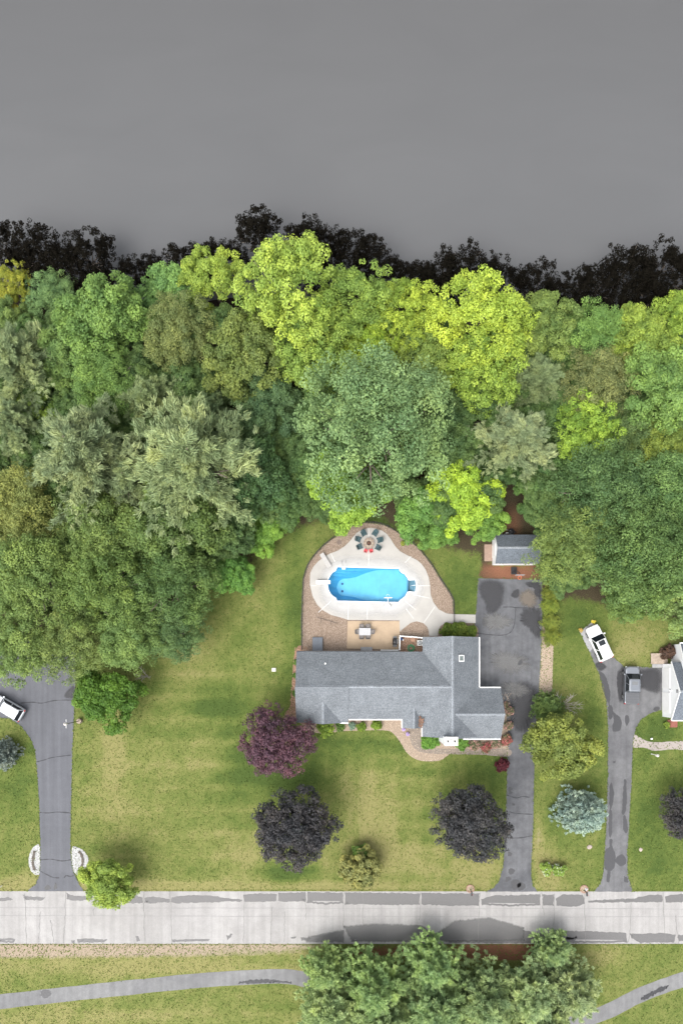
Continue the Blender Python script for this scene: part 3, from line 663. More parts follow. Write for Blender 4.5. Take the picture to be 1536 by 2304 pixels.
def trunk_mesh(name, seed, hc, material, limbs=7, r0=.055, reach=.75, top=.35):
    """unit trunk from the ground up to the crown with tapering limbs"""
    r = random.Random(seed); mb = MB()
    pts = [(0, 0, 0)]; x = y = 0
    for i in range(1, 7):
        x += r.uniform(-.03, .03); y += r.uniform(-.03, .03); pts.append((x, y, (hc + top) * i / 6))
    mb.tube(pts, [r0 * 1.3, r0, r0 * .85, r0 * .7, r0 * .55, r0 * .4, r0 * .15], 8)
    for k in range(limbs):
        t = 2 * math.pi * k / limbs + r.uniform(-.3, .3); zb = hc * r.uniform(.55, .98); i = min(5, int(zb / (hc + top) * 6)); bx, by, _ = pts[i]
        L = reach * r.uniform(.6, 1.0); e = (bx + math.cos(t) * L, by + math.sin(t) * L, zb + L * r.uniform(.35, .8))
        mid = (bx + math.cos(t) * L * .5, by + math.sin(t) * L * .5, zb + L * r.uniform(.1, .35))
        mb.tube([(bx, by, zb), mid, e], [r0 * .5, r0 * .32, r0 * .1], 6)
        for j in range(2):
            t2 = t + r.uniform(-.9, .9); L2 = L * .45
            mb.tube([mid, (mid[0] + math.cos(t2) * L2, mid[1] + math.sin(t2) * L2, mid[2] + L2 * r.uniform(.3, .9))], [r0 * .25, r0 * .06], 5)
    return mb.mesh(name, material, smooth=True)

KINDS = {}
def kind(key, crowns, hc, trunk=True, limbs=7, r0=.055, reach=.75, top=.35):
    KINDS[key] = dict(crowns=crowns, hc=hc, trunks=[trunk_mesh('trunk', 31 + i, hc, BARK, limbs, r0, reach, top) for i in range(2)] if trunk else None)
kind('broad', [crown_broad('crown', s, lobes=11, sub=18, per=190, leaf=.028) for s in (1, 2, 3, 4)], 1.35)
kind('big', [crown_broad('crown', s, lobes=18, sub=20, per=150, leaf=.0185, lob_r=(.26, .42), sub_r=(.07, .15), spread=.70) for s in (11, 12, 13)], 1.15)
kind('lime', [crown_broad('crown', s, lobes=12, sub=20, per=150, leaf=.026, lob_r=(.28, .50), sub_r=(.07, .16), spread=.66, spiky=.05) for s in (21, 22, 23)], 1.5)
kind('tuft', [crown_broad('crown', s, lobes=9, sub=20, per=130, leaf=.036, lob_r=(.34, .5), sub_r=(.12, .2), flat=.75) for s in (26, 27)], 1.0, limbs=6)
kind('maple', [crown_broad('crown', s, lobes=30, sub=20, per=105, leaf=.027, lob_r=(.26, .36), sub_r=(.07, .125), spread=.72, flat=.8) for s in (31, 32, 33)], 1.05)
kind('plum', [crown_broad('crown', s, lobes=26, sub=20, per=95, leaf=.026, lob_r=(.26, .40), sub_r=(.06, .13), spread=.70, spiky=.05, flat=.6) for s in (41,)], .95)
kind('shrub', [crown_broad('crown', s, lobes=12, sub=12, per=80, leaf=.065, lob_r=(.30, .45), sub_r=(.12, .2), flat=.75, zmin=-.6, spread=.6) for s in (51, 52, 53)], .62, limbs=5, r0=.04)
kind('flower', [crown_broad('crown', s, lobes=12, sub=12, per=70, leaf=.075, lob_r=(.30, .45), sub_r=(.12, .2), flat=.75, zmin=-.6, spread=.6, material=mm) for s, mm in ((54, PINKL), (55, REDL), (56, WHITEL), (57, VIOL))], .62, limbs=5, r0=.04)
pn = [crown_pine('crown', s) for s in (61, 62, 63)]
kind('pine', [q[0] for q in pn], 1.8, r0=.05, reach=.5, top=.7)
pf = [crown_pine('crown', s, whorls=12, br=7, tall=1.3, per=34, steps=10, leaf=.08, droop=.05, taper=.7, width=.0085, wide=.2, outw=1.0) for s in (71, 72, 73)]
kind('conifer', [q[0] for q in pf], 1.0, r0=.05, reach=.4, top=.7)
sp = [crown_pine('crown', s, whorls=14, br=10, tall=2.0, per=34, steps=6, leaf=.085, droop=.25, taper=.55, width=.016, wide=.24, outw=.8) for s in (81, 82)]
kind('spruce', [q[0] for q in sp], 1.15, r0=.05, reach=.3, top=.8)
kind('reflection_stand_in', [crown_broad('crown', s, lobes=11, sub=24, per=85, leaf=.030, lob_r=(.22, .46), sub_r=(.05, .13), spread=.70, spiky=.05, zmin=-.8, flat=1.1, material=REFLECTLEAF) for s in (91, 92, 93, 94, 95)], 1.15)

VEG = random.Random(77)
def tree(px, py, rpx, k, col, name, label, cat='tree', group=None, idx=None, crown='crown', stem='trunk', zs_=1.0, hc=None, R=None, jitter=.10):
    """place a plant by its crown as seen in the photograph: centre, radius in pixels; the height follows from its kind"""
    K = KINDS[k]; h_ = hc or K['hc']; r0 = rpx / S; R = r0 / (1 + r0 * h_ * zs_ / H)
    x, y = W(px, py, h_ * R * zs_)
    zg = 0.0
    if y > 45: zg = -.5
    e = empty(name, (x, y, zg), VEG.uniform(0, 6.28), (R * VEG.uniform(.94, 1.06), R * VEG.uniform(.94, 1.06), R * zs_))
    i = VEG.randrange(len(K['crowns'])) if idx is None else idx
    c = link(crown, K['crowns'][i % len(K['crowns'])], e, (0, 0, h_))
    bj = VEG.uniform(1 - jitter, 1 + jitter); c.color = (*[q * bj * VEG.uniform(.97, 1.03) for q in col], 1)
    if K['trunks']: link(stem, K['trunks'][VEG.randrange(2)], e)
    return tag(e, label, cat, group)

LIME, LIME2, FRESH, MIDG, DEEP, OLIVE, SAGE, SAGE2, BLUEG, YEL = (.285, .395, .075), (.245, .36, .075), (.175, .295, .080), (.15, .235, .075), (.09, .165, .060), (.20, .24, .09), (.262, .325, .175), (.23, .295, .145), (.175, .275, .115), (.31, .33, .05)
BELT = 'woodland trees between the lawn and the lake'
forest = [
 # shore row
 (28, 640, 50, 'lime', YEL, 'broadleaf_tree', 'yellow and lime tree turning gold, on the shore'),
 (112, 662, 58, 'big', BLUEG, 'broadleaf_tree', 'small blue-green tree on the shore beside the yellow-gold tree'),
 (230, 725, 95, 'broad', FRESH, 'broadleaf_tree', 'fresh green leafy tree on the shore between the blue-green tree and the lime trees'),
 (375, 665, 66, 'tuft', (0.159, 0.300, 0.091), 'broadleaf_tree', 'mid green tree with upright sprays touching the lime tree by the lake'),
 (480, 628, 68, 'lime', LIME, 'broadleaf_tree', 'single small round lime green tree standing forward at the lake edge'),
 (655, 670, 112, 'lime', LIME, 'broadleaf_tree', 'broad bright lime tree at the lake, widest of the lime row'),
 (800, 690, 88, 'lime', LIME2, 'broadleaf_tree', 'tall lime tree with a pointed top at the lake shore'),
 (900, 720, 75, 'lime', (0.329, 0.432, 0.065), 'broadleaf_tree', 'duller lime green tree between two brighter lime trees at the lake'),
 (1075, 735, 105, 'lime', (.315, .42, .065), 'broadleaf_tree', 'brightest yellow-lime tree in front of the dark reflection stand-ins'),
 (1090, 835, 85, 'lime', LIME, 'broadleaf_tree', 'lower yellow-lime tree touching the brightest lime tree'),
 (1225, 745, 74, 'broad', (0.195, 0.288, 0.078), 'broadleaf_tree', 'muted green tree on the shore next to the brightest lime tree'),
 (1325, 770, 78, 'big', FRESH, 'broadleaf_tree', 'fresh green shore tree below the gap in the dark reflection stand-ins'),
 (1430, 780, 75, 'broad', (0.244, 0.336, 0.065), 'broadleaf_tree', 'yellowish green shore tree between two fresher green trees'),
 (1522, 730, 68, 'lime', (0.268, 0.384, 0.065), 'broadleaf_tree', 'light green shore tree above the deep green woods by the neighbour house'),
 # second row
 (35, 800, 95, 'pine', SAGE, 'pine_tree', 'pale sage pine with drooping sprays behind the yellow-gold shore tree'),
 (150, 800, 70, 'broad', MIDG, 'broadleaf_tree', 'mid green tree between the sage pine and the fresh green shore tree'),
 (405, 762, 88, 'big', (0.183, 0.228, 0.081), 'broadleaf_tree', 'dull olive tree with knobbly crown behind the small lime tree'),
 (555, 810, 95, 'broad', (0.152, 0.204, 0.058), 'broadleaf_tree', 'dark olive tree behind the broadest lime tree'),
 (705, 795, 85, 'lime', LIME2, 'broadleaf_tree', 'lime tree behind the shore row, hanging over darker woods'),
 (830, 800, 70, 'lime', (0.317, 0.432, 0.052), 'broadleaf_tree', 'yellow-green tree filling the gap behind the pointed lime tree'),
 (965, 815, 70, 'broad', (0.232, 0.336, 0.078), 'broadleaf_tree', 'soft green tree between the lime trees and the large bluish tree'),
 (1210, 850, 75, 'pine', SAGE2, 'pine_tree', 'feathery sage pine behind the brightest lime tree'),
 (1330, 865, 85, 'big', OLIVE, 'broadleaf_tree', 'olive tree behind the fresh green shore tree'),
 (1470, 880, 92, 'broad', FRESH, 'broadleaf_tree', 'fresh green tree behind the yellowish green shore tree'),
 (245, 870, 85, 'big', FRESH, 'broadleaf_tree', 'leafy green tree between the sage pine and the olive trees'),
 (330, 905, 80, 'pine', SAGE2, 'pine_tree', 'slender grey-green pine rising behind the two big pale pines'),
 (600, 930, 78, 'broad', (0.104, 0.180, 0.078), 'broadleaf_tree', 'dark blue-green tree between big pale pine and large bluish tree'),
 (470, 925, 62, 'pine', (0.183, 0.264, 0.130), 'pine_tree', 'small bluish pine topping out over the largest pale pine'),
 (88, 930, 48, 'lime', LIME2, 'broadleaf_tree', 'small lime tree peeping out above the pale pines'),
 (25, 950, 78, 'pine', SAGE, 'pine_tree', 'sage pine next to the small lime tree'),
 # middle
 (185, 1020, 140, 'pine', SAGE, 'pine_tree', 'big pale pine with star shaped branches above the yellow tinged trees'),
 (435, 1035, 165, 'pine', (.262, .325, .168), 'pine_tree', 'largest pale pine with wide feathery branches'),
 (835, 972, 172, 'big', BLUEG, 'broadleaf_tree', 'largest broadleaf tree, bluish mid green, above the pool'),
 (1000, 950, 58, 'broad', DEEP, 'broadleaf_tree', 'dark green tree in the gap beside the largest broadleaf tree'),
 (1165, 985, 98, 'pine', SAGE, 'pine_tree', 'pale sage pine standing above the shed'),
 (1310, 970, 72, 'lime', (0.268, 0.396, 0.065), 'broadleaf_tree', 'yellow-green tree touching the sage pine above the shed'),
 (1400, 990, 70, 'big', (0.146, 0.210, 0.078), 'broadleaf_tree', 'dusky green tree beside the yellow-green tree'),
 (1475, 1010, 66, 'lime', (0.244, 0.312, 0.065), 'broadleaf_tree', 'small olive-lime tree among the deep green woods'),
 (1520, 960, 62, 'broad', MIDG, 'broadleaf_tree', 'mid green tree behind the small olive-lime tree'),
 (1330, 1110, 115, 'big', (0.110, 0.198, 0.072), 'broadleaf_tree', 'deep green tree rising behind the shed roof'),
 (1490, 1120, 105, 'big', (0.134, 0.228, 0.078), 'broadleaf_tree', 'wide green tree among the woods by the neighbour house'),
 (1290, 1235, 102, 'big', (0.165, 0.234, 0.072), 'broadleaf_tree', 'olive green tree overhanging the shed roof and the driveway'),
 (1445, 1255, 130, 'big', (0.140, 0.228, 0.072), 'broadleaf_tree', 'large green tree over the lawn by the white parked car'),
 (1530, 1345, 80, 'broad', (0.171, 0.258, 0.078), 'broadleaf_tree', 'green tree hanging over the lawn beside the neighbour house'),
 (1425, 1345, 60, 'broad', (0.146, 0.228, 0.065), 'broadleaf_tree', 'green tree at the lawn edge between the arborvitae and large green tree'),
 # woodland edge round the pool
 (765, 1105, 85, 'tuft', (0.256, 0.408, 0.065), 'broadleaf_tree', 'bright green low tree leaning over the lawn above the fire pit'),
 (860, 1090, 60, 'tuft', (0.183, 0.312, 0.065), 'broadleaf_tree', 'green low tree beside the bright low tree above the fire pit'),
 (1035, 1125, 78, 'tuft', (0.305, 0.432, 0.052), 'broadleaf_tree', 'bright lime low tree beside the shed'),
 (955, 1155, 66, 'tuft', (0.140, 0.282, 0.065), 'broadleaf_tree', 'green low tree over the lawn beside the gravel bed'),
 (985, 1205, 42, 'tuft', (0.152, 0.288, 0.065), 'broadleaf_tree', 'small green sapling at the lawn edge by the gravel bed'),
 (1085, 1175, 48, 'tuft', (0.152, 0.276, 0.058), 'broadleaf_tree', 'small green tree touching the corner of the shed'),
 (620, 1180, 48, 'tuft', (0.171, 0.312, 0.058), 'broadleaf_tree', 'small bright tree at the lawn corner left of the fire pit'),
 (585, 1215, 40, 'tuft', (0.171, 0.312, 0.058), 'broadleaf_tree', 'low bright sapling beside the bare soil spot'),
 (518, 1298, 52, 'tuft', (0.128, 0.264, 0.058), 'broadleaf_tree', 'bright green bushy tree at the side lawn edge'),
 (560, 1095, 95, 'broad', (0.085, 0.162, 0.065), 'broadleaf_tree', 'dark green tree between largest pale pine and the lawn'),
 (690, 1060, 62, 'broad', (0.104, 0.192, 0.065), 'broadleaf_tree', 'dark green tree below the largest broadleaf tree'),
 (1180, 1075, 36, 'tuft', (0.122, 0.240, 0.065), 'broadleaf_tree', 'small green sapling on the soil path above the shed'),
 # left woods
 (55, 1150, 95, 'big', (0.236, 0.269, 0.082), 'broadleaf_tree', 'yellow tinged green tree below the big pale pine'),
 (230, 1190, 100, 'big', (0.160, 0.228, 0.068), 'broadleaf_tree', 'dark green tree under the largest pale pine'),
 (400, 1185, 105, 'broad', (0.130, 0.207, 0.061), 'broadleaf_tree', 'shadowy green tree below the largest pale pine'),
 (500, 1200, 66, 'broad', (0.099, 0.172, 0.061), 'broadleaf_tree', 'very dark green tree behind the bushy tree on side lawn'),
 (80, 1300, 112, 'big', (0.190, 0.276, 0.082), 'broadleaf_tree', 'broad mid green tree with yellow leaves in the left woods'),
 (245, 1320, 105, 'big', (0.168, 0.241, 0.068), 'broadleaf_tree', 'olive green broad tree beside the side lawn woods'),
 (390, 1310, 98, 'big', (0.122, 0.200, 0.065), 'broadleaf_tree', 'dark green tree facing the side lawn'),
 (395, 1420, 72, 'big', (0.130, 0.214, 0.082), 'broadleaf_tree', 'blue-green tree with bare branch tips over the side lawn'),
 (300, 1430, 85, 'big', (0.175, 0.262, 0.082), 'broadleaf_tree', 'green tree above the deep green round shrub'),
 (165, 1455, 85, 'big', (0.182, 0.255, 0.076), 'broadleaf_tree', 'green tree overhanging the smooth driveway'),
 (50, 1450, 92, 'big', (0.190, 0.276, 0.082), 'broadleaf_tree', 'green tree overhanging the white parked car on the smooth driveway'),
 (300, 1075, 95, 'pine', (.25, .315, .16), 'pine_tree', 'smaller pale pine wedged between the two biggest pale pines'),
 # fillers seen between the larger crowns
 (1118, 1058, 44, 'broad', (.10, .18, .06), 'broadleaf_tree', 'dark green tree squeezed between lime low tree and the sage pine'),
 (1232, 1080, 58, 'broad', (.095, .175, .06), 'broadleaf_tree', 'dark green tree between the sage pine and the deep green tree behind shed'),
 (1205, 1158, 40, 'tuft', (.10, .19, .06), 'broadleaf_tree', 'small dark sapling touching the wooded corner of the shed'),
 (12, 722, 52, 'broad', (.17, .25, .08), 'broadleaf_tree', 'mid green tree between yellow-gold shore tree and sage pine'),
 (690, 1000, 60, 'broad', (.12, .20, .075), 'broadleaf_tree', 'green tree tucked between the dark green trees and largest broadleaf tree'),
]
for px, py, r_, k, c, nm, lb in forest: tree(px, py, r_, k, c, nm, lb, 'tree', BELT)
# lower dark trees filling the wood below the canopy
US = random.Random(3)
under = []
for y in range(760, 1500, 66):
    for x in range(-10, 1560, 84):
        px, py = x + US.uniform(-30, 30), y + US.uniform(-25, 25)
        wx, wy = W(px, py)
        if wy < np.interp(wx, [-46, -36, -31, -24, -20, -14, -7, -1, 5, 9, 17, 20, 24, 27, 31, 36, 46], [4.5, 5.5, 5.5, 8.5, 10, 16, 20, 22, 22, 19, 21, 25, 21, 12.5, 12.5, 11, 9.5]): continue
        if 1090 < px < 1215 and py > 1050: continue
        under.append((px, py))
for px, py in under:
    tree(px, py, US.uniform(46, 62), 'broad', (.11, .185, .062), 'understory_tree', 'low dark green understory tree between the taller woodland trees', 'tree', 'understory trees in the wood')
# added near-black trees standing in for dark tree reflections on the lake
REFLECT_DARK = (.0105, .0105, .0075)
REFLECT_LABEL = 'added near-black tree standing in for a dark tree reflection on the lake'
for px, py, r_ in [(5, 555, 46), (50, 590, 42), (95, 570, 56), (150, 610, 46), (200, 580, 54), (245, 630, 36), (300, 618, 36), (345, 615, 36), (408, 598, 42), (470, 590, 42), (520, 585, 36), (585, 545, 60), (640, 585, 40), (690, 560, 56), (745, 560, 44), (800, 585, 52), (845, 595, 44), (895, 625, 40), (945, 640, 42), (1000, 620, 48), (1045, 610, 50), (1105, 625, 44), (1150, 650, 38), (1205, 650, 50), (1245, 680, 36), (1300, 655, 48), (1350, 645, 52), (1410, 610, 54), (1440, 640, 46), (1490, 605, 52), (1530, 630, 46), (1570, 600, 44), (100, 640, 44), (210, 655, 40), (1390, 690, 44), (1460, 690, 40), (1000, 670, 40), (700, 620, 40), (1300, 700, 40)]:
    tree(px, py - 4, r_ * 1.1, 'reflection_stand_in', REFLECT_DARK, 'reflection_stand_in_tree', REFLECT_LABEL, 'tree', 'added dark trees standing in for lake reflections', zs_=1.0, jitter=.15)

# garden trees and shrubs
DM = (.062, .061, .066)
tree(625, 1668, 80, 'plum', (.125, .065, .092), 'plum_tree', 'purple leaved plum tree at the corner of the grey roofed house')
tree(664, 1857, 87, 'maple', (.066, .065, .074), 'maple_tree', 'round charcoal leaved maple on the open front lawn', group='charcoal leaved maples', idx=0)
tree(1059, 1846, 85, 'maple', DM, 'maple_tree', 'round charcoal leaved maple touching the main driveway', group='charcoal leaved maples', idx=1)
tree(1540, 1832, 58, 'maple', DM, 'maple_tree', 'charcoal leaved maple on the neighbour front lawn', group='charcoal leaved maples', idx=2)
tree(1315, 1831, 57, 'spruce', (.36, .46, .43), 'blue_spruce', 'silvery blue spruce beside the worn neighbour driveway', idx=0)
tree(-2, 1700, 36, 'spruce', (.34, .42, .40), 'blue_spruce', 'silvery blue spruce by the smooth left driveway', idx=1)
tree(1260, 1680, 77, 'tuft', (.175, .225, .055), 'broadleaf_tree', 'yellow-olive leafy tree between the two driveways', idx=0)
tree(1232, 1590, 42, 'conifer', (.13, .21, .07), 'conifer_tree', 'half bare green conifer with grey dead branches between the driveways')
tree(248, 1563, 68, 'tuft', (.095, .19, .03), 'shrub', 'deep green round shrub beside the smooth driveway and lamp post', 'shrub', idx=1)
tree(248, 1982, 56, 'tuft', (.25, .34, .07), 'shrub', 'lime yellow shrub overhanging the pale road', 'shrub', idx=0)
tree(810, 1950, 47, 'shrub', (.24, .245, .085), 'shrub', 'round olive-yellow shrub on the front lawn by the road', 'shrub', idx=0)
tree(811, 1920, 20, 'tuft', (.11, .19, .045), 'shrub', 'small green tuft growing behind the round olive-yellow shrub', 'shrub')
for x, y, r_ in ((1242, 1300, 22), (1240, 1335, 22), (1240, 1362, 22), (1239, 1400, 22), (1241, 1432, 23)):
    tree(x, y, r_, 'conifer', (.26, .32, .07), 'arborvitae', 'yellow-green arborvitae in the row along the main driveway', 'shrub', 'arborvitae row along the main driveway', zs_=1.0)
for x, y, r_ in ((1003, 1417, 16), (1020, 1417, 17), (1038, 1417, 17), (1055, 1419, 16)):
    tree(x, y, r_, 'shrub', (.125, .18, .03), 'hedge_shrub', 'clipped green hedge shrub against the house end by the walk', 'shrub', 'clipped hedge by the house end')
for x, y, r_, c, lb in ((731, 1641, 20, (.21, .29, .05), 'largest lime shrub under the small front gable'), (764, 1636, 12, (.12, .20, .05), 'flat green shrub between lime shrub and green ball shrubs'), (791, 1634, 9, (.20, .30, .22), 'small blue-green plant in the front bed'), (812, 1634, 11, (.15, .24, .035), 'green ball shrub in front bed next to the small blue-green plant'), (847, 1633, 12, (.15, .24, .035), 'green ball shrub in the front bed nearest the porch'),
                       (958, 1668, 17, (.13, .26, .05), 'spreading leafy green shrub at porch side of chimney'), (975, 1670, 15, (.13, .26, .05), 'leafy green shrub against the white chimney'), (1040, 1670, 18, (.13, .26, .05), 'leafy green shrub on the driveway side of the white chimney'),
                       (1240, 1951, 1, LIME, None)):
    if lb: tree(x, y, r_, 'shrub', c, 'shrub', lb, 'shrub')
for x, y, r_, i, lb in ((1068, 1676, 14, 0, 'pink and green flowering shrub next to leafy green shrub by chimney'), (1094, 1682, 12, 1, 'red flowering shrub in front of the pink shrubs by the walkway'), (1115, 1672, 14, 0, 'pale pink flowering shrub below the garage eave'), (1137, 1664, 13, 1, 'rosy flowering shrub at the house corner by the driveway'), (1143, 1632, 12, 0, 'pink flowering shrub halfway along the driveway wall'), (1144, 1600, 12, 0, 'pink flowering shrub at the far end of the driveway wall'), (1136, 1585, 8, 0, 'tiny pink flowering plant at the garage eave corner')):
    tree(x, y, r_, 'flower', (.10, .12, .05), 'flowering_shrub', lb, 'shrub', 'flowering shrubs round the garage', idx=i)
tree(1130, 1722, 17, 'shrub', (.10, .022, .032), 'barberry_shrub', 'dark red barberry ball beside the main driveway', 'shrub')
tree(1226, 1955, 16, 'flower', (.20, .29, .04), 'flowering_shrub', 'lime shrub with a white bloom on the main driveway side of the white boulder', 'shrub', idx=2)
tree(1258, 1955, 16, 'flower', (.17, .26, .04), 'flowering_shrub', 'green shrub with a white bloom on the neighbour side of the white boulder', 'shrub', idx=2)
tree(905, 1223, 6, 'shrub', (.26, .29, .06), 'shrub', 'tiny yellow-green plant alone in the gravel bed', 'plant')
for x, y, lb in ((668, 1490, 'small green plant in side bed near the patio end'), (666, 1520, 'small green plant in the middle of the side bed'), (665, 1560, 'small green plant in the side bed near the plum tree')):
    tree(x, y, 8, 'shrub', (.11, .19, .04), 'shrub', lb, 'plant')
tree(1334, 1398, 5, 'flower', (.55, .45, .03), 'flowering_plant', 'yellow flowering plant at the tip of the parking pad', 'plant', idx=2)
tree(1305, 1418, 5, 'flower', (.5, .33, .06), 'flowering_plant', 'orange-yellow plant at the outer corner of the parking pad', 'plant', idx=2)
tree(1503, 1468, 18, 'shrub', (.10, .06, .045), 'shrub', 'brownish twiggy bush beside the neighbour deck', 'shrub')
tree(1498, 1632, 8, 'shrub', (.20, .28, .05), 'shrub', 'small lime plant by the neighbour entrance', 'plant')
BT = 'green conifers across the road'
for x, y, r_, k, c, lb in ((735, 2180, 62, 'conifer', (0.351, 0.482, 0.205), 'light green conifer where the walking path meets the grove'), (745, 2265, 80, 'conifer', (0.381, 0.487, 0.238), 'pale green conifer over the bend of the walking path'), (845, 2215, 88, 'conifer', (0.322, 0.458, 0.205), 'green conifer in the grove beside the light green conifer'), (860, 2290, 85, 'conifer', (0.351, 0.467, 0.224), 'sage conifer between two greener conifers'), (975, 2170, 72, 'conifer', (0.357, 0.497, 0.224), 'bright green conifer reaching over the road edge'), (985, 2260, 92, 'conifer', (0.304, 0.443, 0.205), 'deep green conifer in the middle of the grove'), (1090, 2245, 88, 'conifer', (0.310, 0.415, 0.198), 'dull green conifer below the red mulch'), (1100, 2305, 70, 'conifer', (0.351, 0.448, 0.224), 'grey-green conifer behind the dull green conifer'), (1195, 2235, 82, 'conifer', (0.333, 0.443, 0.217), 'soft green conifer next to the dull green conifer'), (1243, 2135, 52, 'conifer', (0.322, 0.438, 0.205), 'rounded green conifer overlapping the road'), (1285, 2225, 78, 'conifer', (0.357, 0.458, 0.238), 'sage green conifer with long sprays by the path'), (1220, 2300, 80, 'conifer', (0.339, 0.443, 0.217), 'sage conifer behind the rounded green conifer')):
    tree(x, y + 8, r_, k, c, 'conifer_tree', lb, 'tree', BT)

# dead branches
def dead(px, py, h, label, seed, spread, nb_=7):
    r = random.Random(seed); x, y = W(px, py, h); mb = MB()
    for k in range(nb_):
        t = r.uniform(0, 6.28); L = spread * r.uniform(.6, 1); pts = [(0, 0, .0)]
        for i in range(1, 5): t += r.uniform(-.35, .35); pts.append((pts[-1][0] + math.cos(t) * L / 4, pts[-1][1] + math.sin(t) * L / 4, h * (.35 + .65 * i / 4)))
        mb.tube(pts, [.06, .045, .035, .025, .012], 5)
        for i in (1, 2, 3):
            for j in (-1, 1):
                t2 = t + j * r.uniform(.5, 1.0); L2 = L * .3; q = pts[i]
                mb.tube([q, (q[0] + math.cos(t2) * L2, q[1] + math.sin(t2) * L2, q[2] + .2)], [.025, .008], 4)
    return tag(mb.build('dead_shrub', DEADWOOD, None, (x, y, 0)), label, 'dead shrub')
dead(1275, 1590, 3.2, 'grey bare branches spreading beside the half bare conifer', 4, 2.6, 9)
dead(318, 1522, 3.0, 'pale bare branches hanging out of the wood by the deep green shrub', 5, 1.4, 5)

# grass tufts over lawns and along every paved edge (nobody could count them)
def grassmat():
    m, n, l, p = nodes('grass_blade'); p.inputs['Roughness'].default_value = .85; p.inputs['Specular IOR Level'].default_value = .15
    l.new(ramp(n, l, attr(n, 'v'), [(0, (.070, .108, .024)), (.45, (.125, .163, .038)), (.8, (.20, .21, .066)), (1, (.31, .28, .12))]), p.inputs['Base Color']); return m
gr = np.random.default_rng(9)
solid = [toW(q) for q in (MAIN, NB, LD, gout, FB)] + [toW([(660, 1455), (1140, 1425), (1145, 1665), (660, 1630)]), toW([(-900, 2003), (-900, 2124), (3000, 2125), (3000, 2006)]), toW([(1480, 1440), (1600, 1440), (1600, 1625), (1485, 1615)]), toW([(1085, 1195), (1220, 1195), (1220, 1300), (1085, 1300)])]
pcw = np.array(toW(PC))
NT = 110000
G = np.stack([gr.uniform(-47, 47, NT), gr.uniform(-50, 24, NT)], 1)
k = G[:, 1] < np.interp(G[:, 0], [-60, -45, -36, -31, -24, -20, -14, -7, -1, 5, 9, 17, 20, 24, 27, 31, 36, 45, 60], [3, 2, 3, 3, 6, 8, 14, 18, 20, 20, 17, 15, 18, 18, 9, 9, 8, 6, 6])
for q in solid: k &= ~inside(G, q)
for i in range(len(pcw) - 1):
    c_ = (pcw[i] + pcw[i + 1]) / 2; k &= np.hypot(*(G - c_).T) > 1.15
G = G[k]
edge = []
for q in (MAIN, NB, LD, gout):
    q = np.array(dens(toW(q), .10)); edge.append(q + gr.normal(0, .05, q.shape))
for yy in (2003, 2125):
    q = np.stack([np.linspace(-48, 48, 900), np.full(900, W(0, yy)[1])], 1); edge.append(q + gr.normal(0, .05, q.shape))
E_ = np.vstack(edge); kk = ~inside(E_, toW([(900, 1380), (1080, 1380), (1080, 1600), (900, 1600)])) & ~inside(E_, toW([(660, 1440), (1140, 1425), (1145, 1665), (660, 1630)]))
for q in (toW([(1094, 1995), (1206, 1995), (1206, 2020), (1094, 2020)]), toW([(64, 1995), (188, 1995), (188, 2020), (64, 2020)]), toW([(1336, 1995), (1420, 1995), (1420, 2020), (1336, 2020)]), toW([(1484, 1500), (1495, 1500), (1495, 1600), (1484, 1600)]), toW([(1076, 1296), (1217, 1296), (1217, 1310), (1076, 1310)])): kk &= ~inside(E_, q)
G = np.vstack([G, E_[kk]])
def sample(A, Q):
    i = np.clip(np.round(Q[:, 0] + 60).astype(int) + 3, 0, A.shape[1] - 1); j = np.clip(np.round(Q[:, 1] + 58).astype(int) + 3, 0, A.shape[0] - 1); return A[j, i]
vv = sample(dry_and_shade, G) * .95 + .05 + gr.normal(0, .17, len(G))
P3 = np.column_stack([G, np.full(len(G), .05)])
me = leaves('grass', P3, gr.normal(0, .55, (len(G), 3)) + np.array((0, 0, 1)), gr.uniform(.05, .12, len(G)), .7, vv, grassmat())
tag(link('grass', me), 'short patchy lawn grass, green to straw coloured', 'grass', kind='stuff')

# ------------------------------------------------------------------ buildings
def shingle(name, col):
    m, n, l, p = nodes(name); p.inputs['Roughness'].default_value = .9; p.inputs['Specular IOR Level'].default_value = .2
    v = coord(n, l); a = noise(n, l, 7.5, 2, .7, v); b0 = noise(n, l, .55, 4, .6, v); c0 = noise(n, l, 3.0, 4, .7, coord(n, l, (.5, .5, 5.0))); d0 = noise(n, l, 30, 2, .5, v)
    c = mix(n, l, 1.0, col, ramp(n, l, a, [(.3, .62), (.7, 1.32)]), 'MULTIPLY')
    c = mix(n, l, 1.0, c, ramp(n, l, b0, [(.3, .86), (.7, 1.1)]), 'MULTIPLY')
    c = mix(n, l, 1.0, c, ramp(n, l, c0, [(.3, .80), (.7, 1.14)]), 'MULTIPLY')
    c = mix(n, l, 1.0, c, ramp(n, l, d0, [(.3, .85), (.7, 1.12)]), 'MULTIPLY')
    l.new(c, p.inputs['Base Color'])
    bb = n.new('ShaderNodeBump'); bb.inputs['Strength'].default_value = .5; bb.inputs['Distance'].default_value = .03
    l.new(a, bb.inputs['Height']); l.new(bb.outputs[0], p.inputs['Normal'])
    return m
ROOF = shingle('grey_shingle', (.170, .185, .201)); ROOF2 = shingle('neighbour_shingle', (.13, .147, .17)); CAP = shingle('ridge_shingle', (.245, .265, .287)); ROOFS = shingle('shed_shingle', (.125, .142, .162))
VALLEY = mat('valley_debris', (.05, .045, .042), .9, .4, 3)
RUST = mat('leaf_debris', (.17, .10, .07), .95, .4, 4)

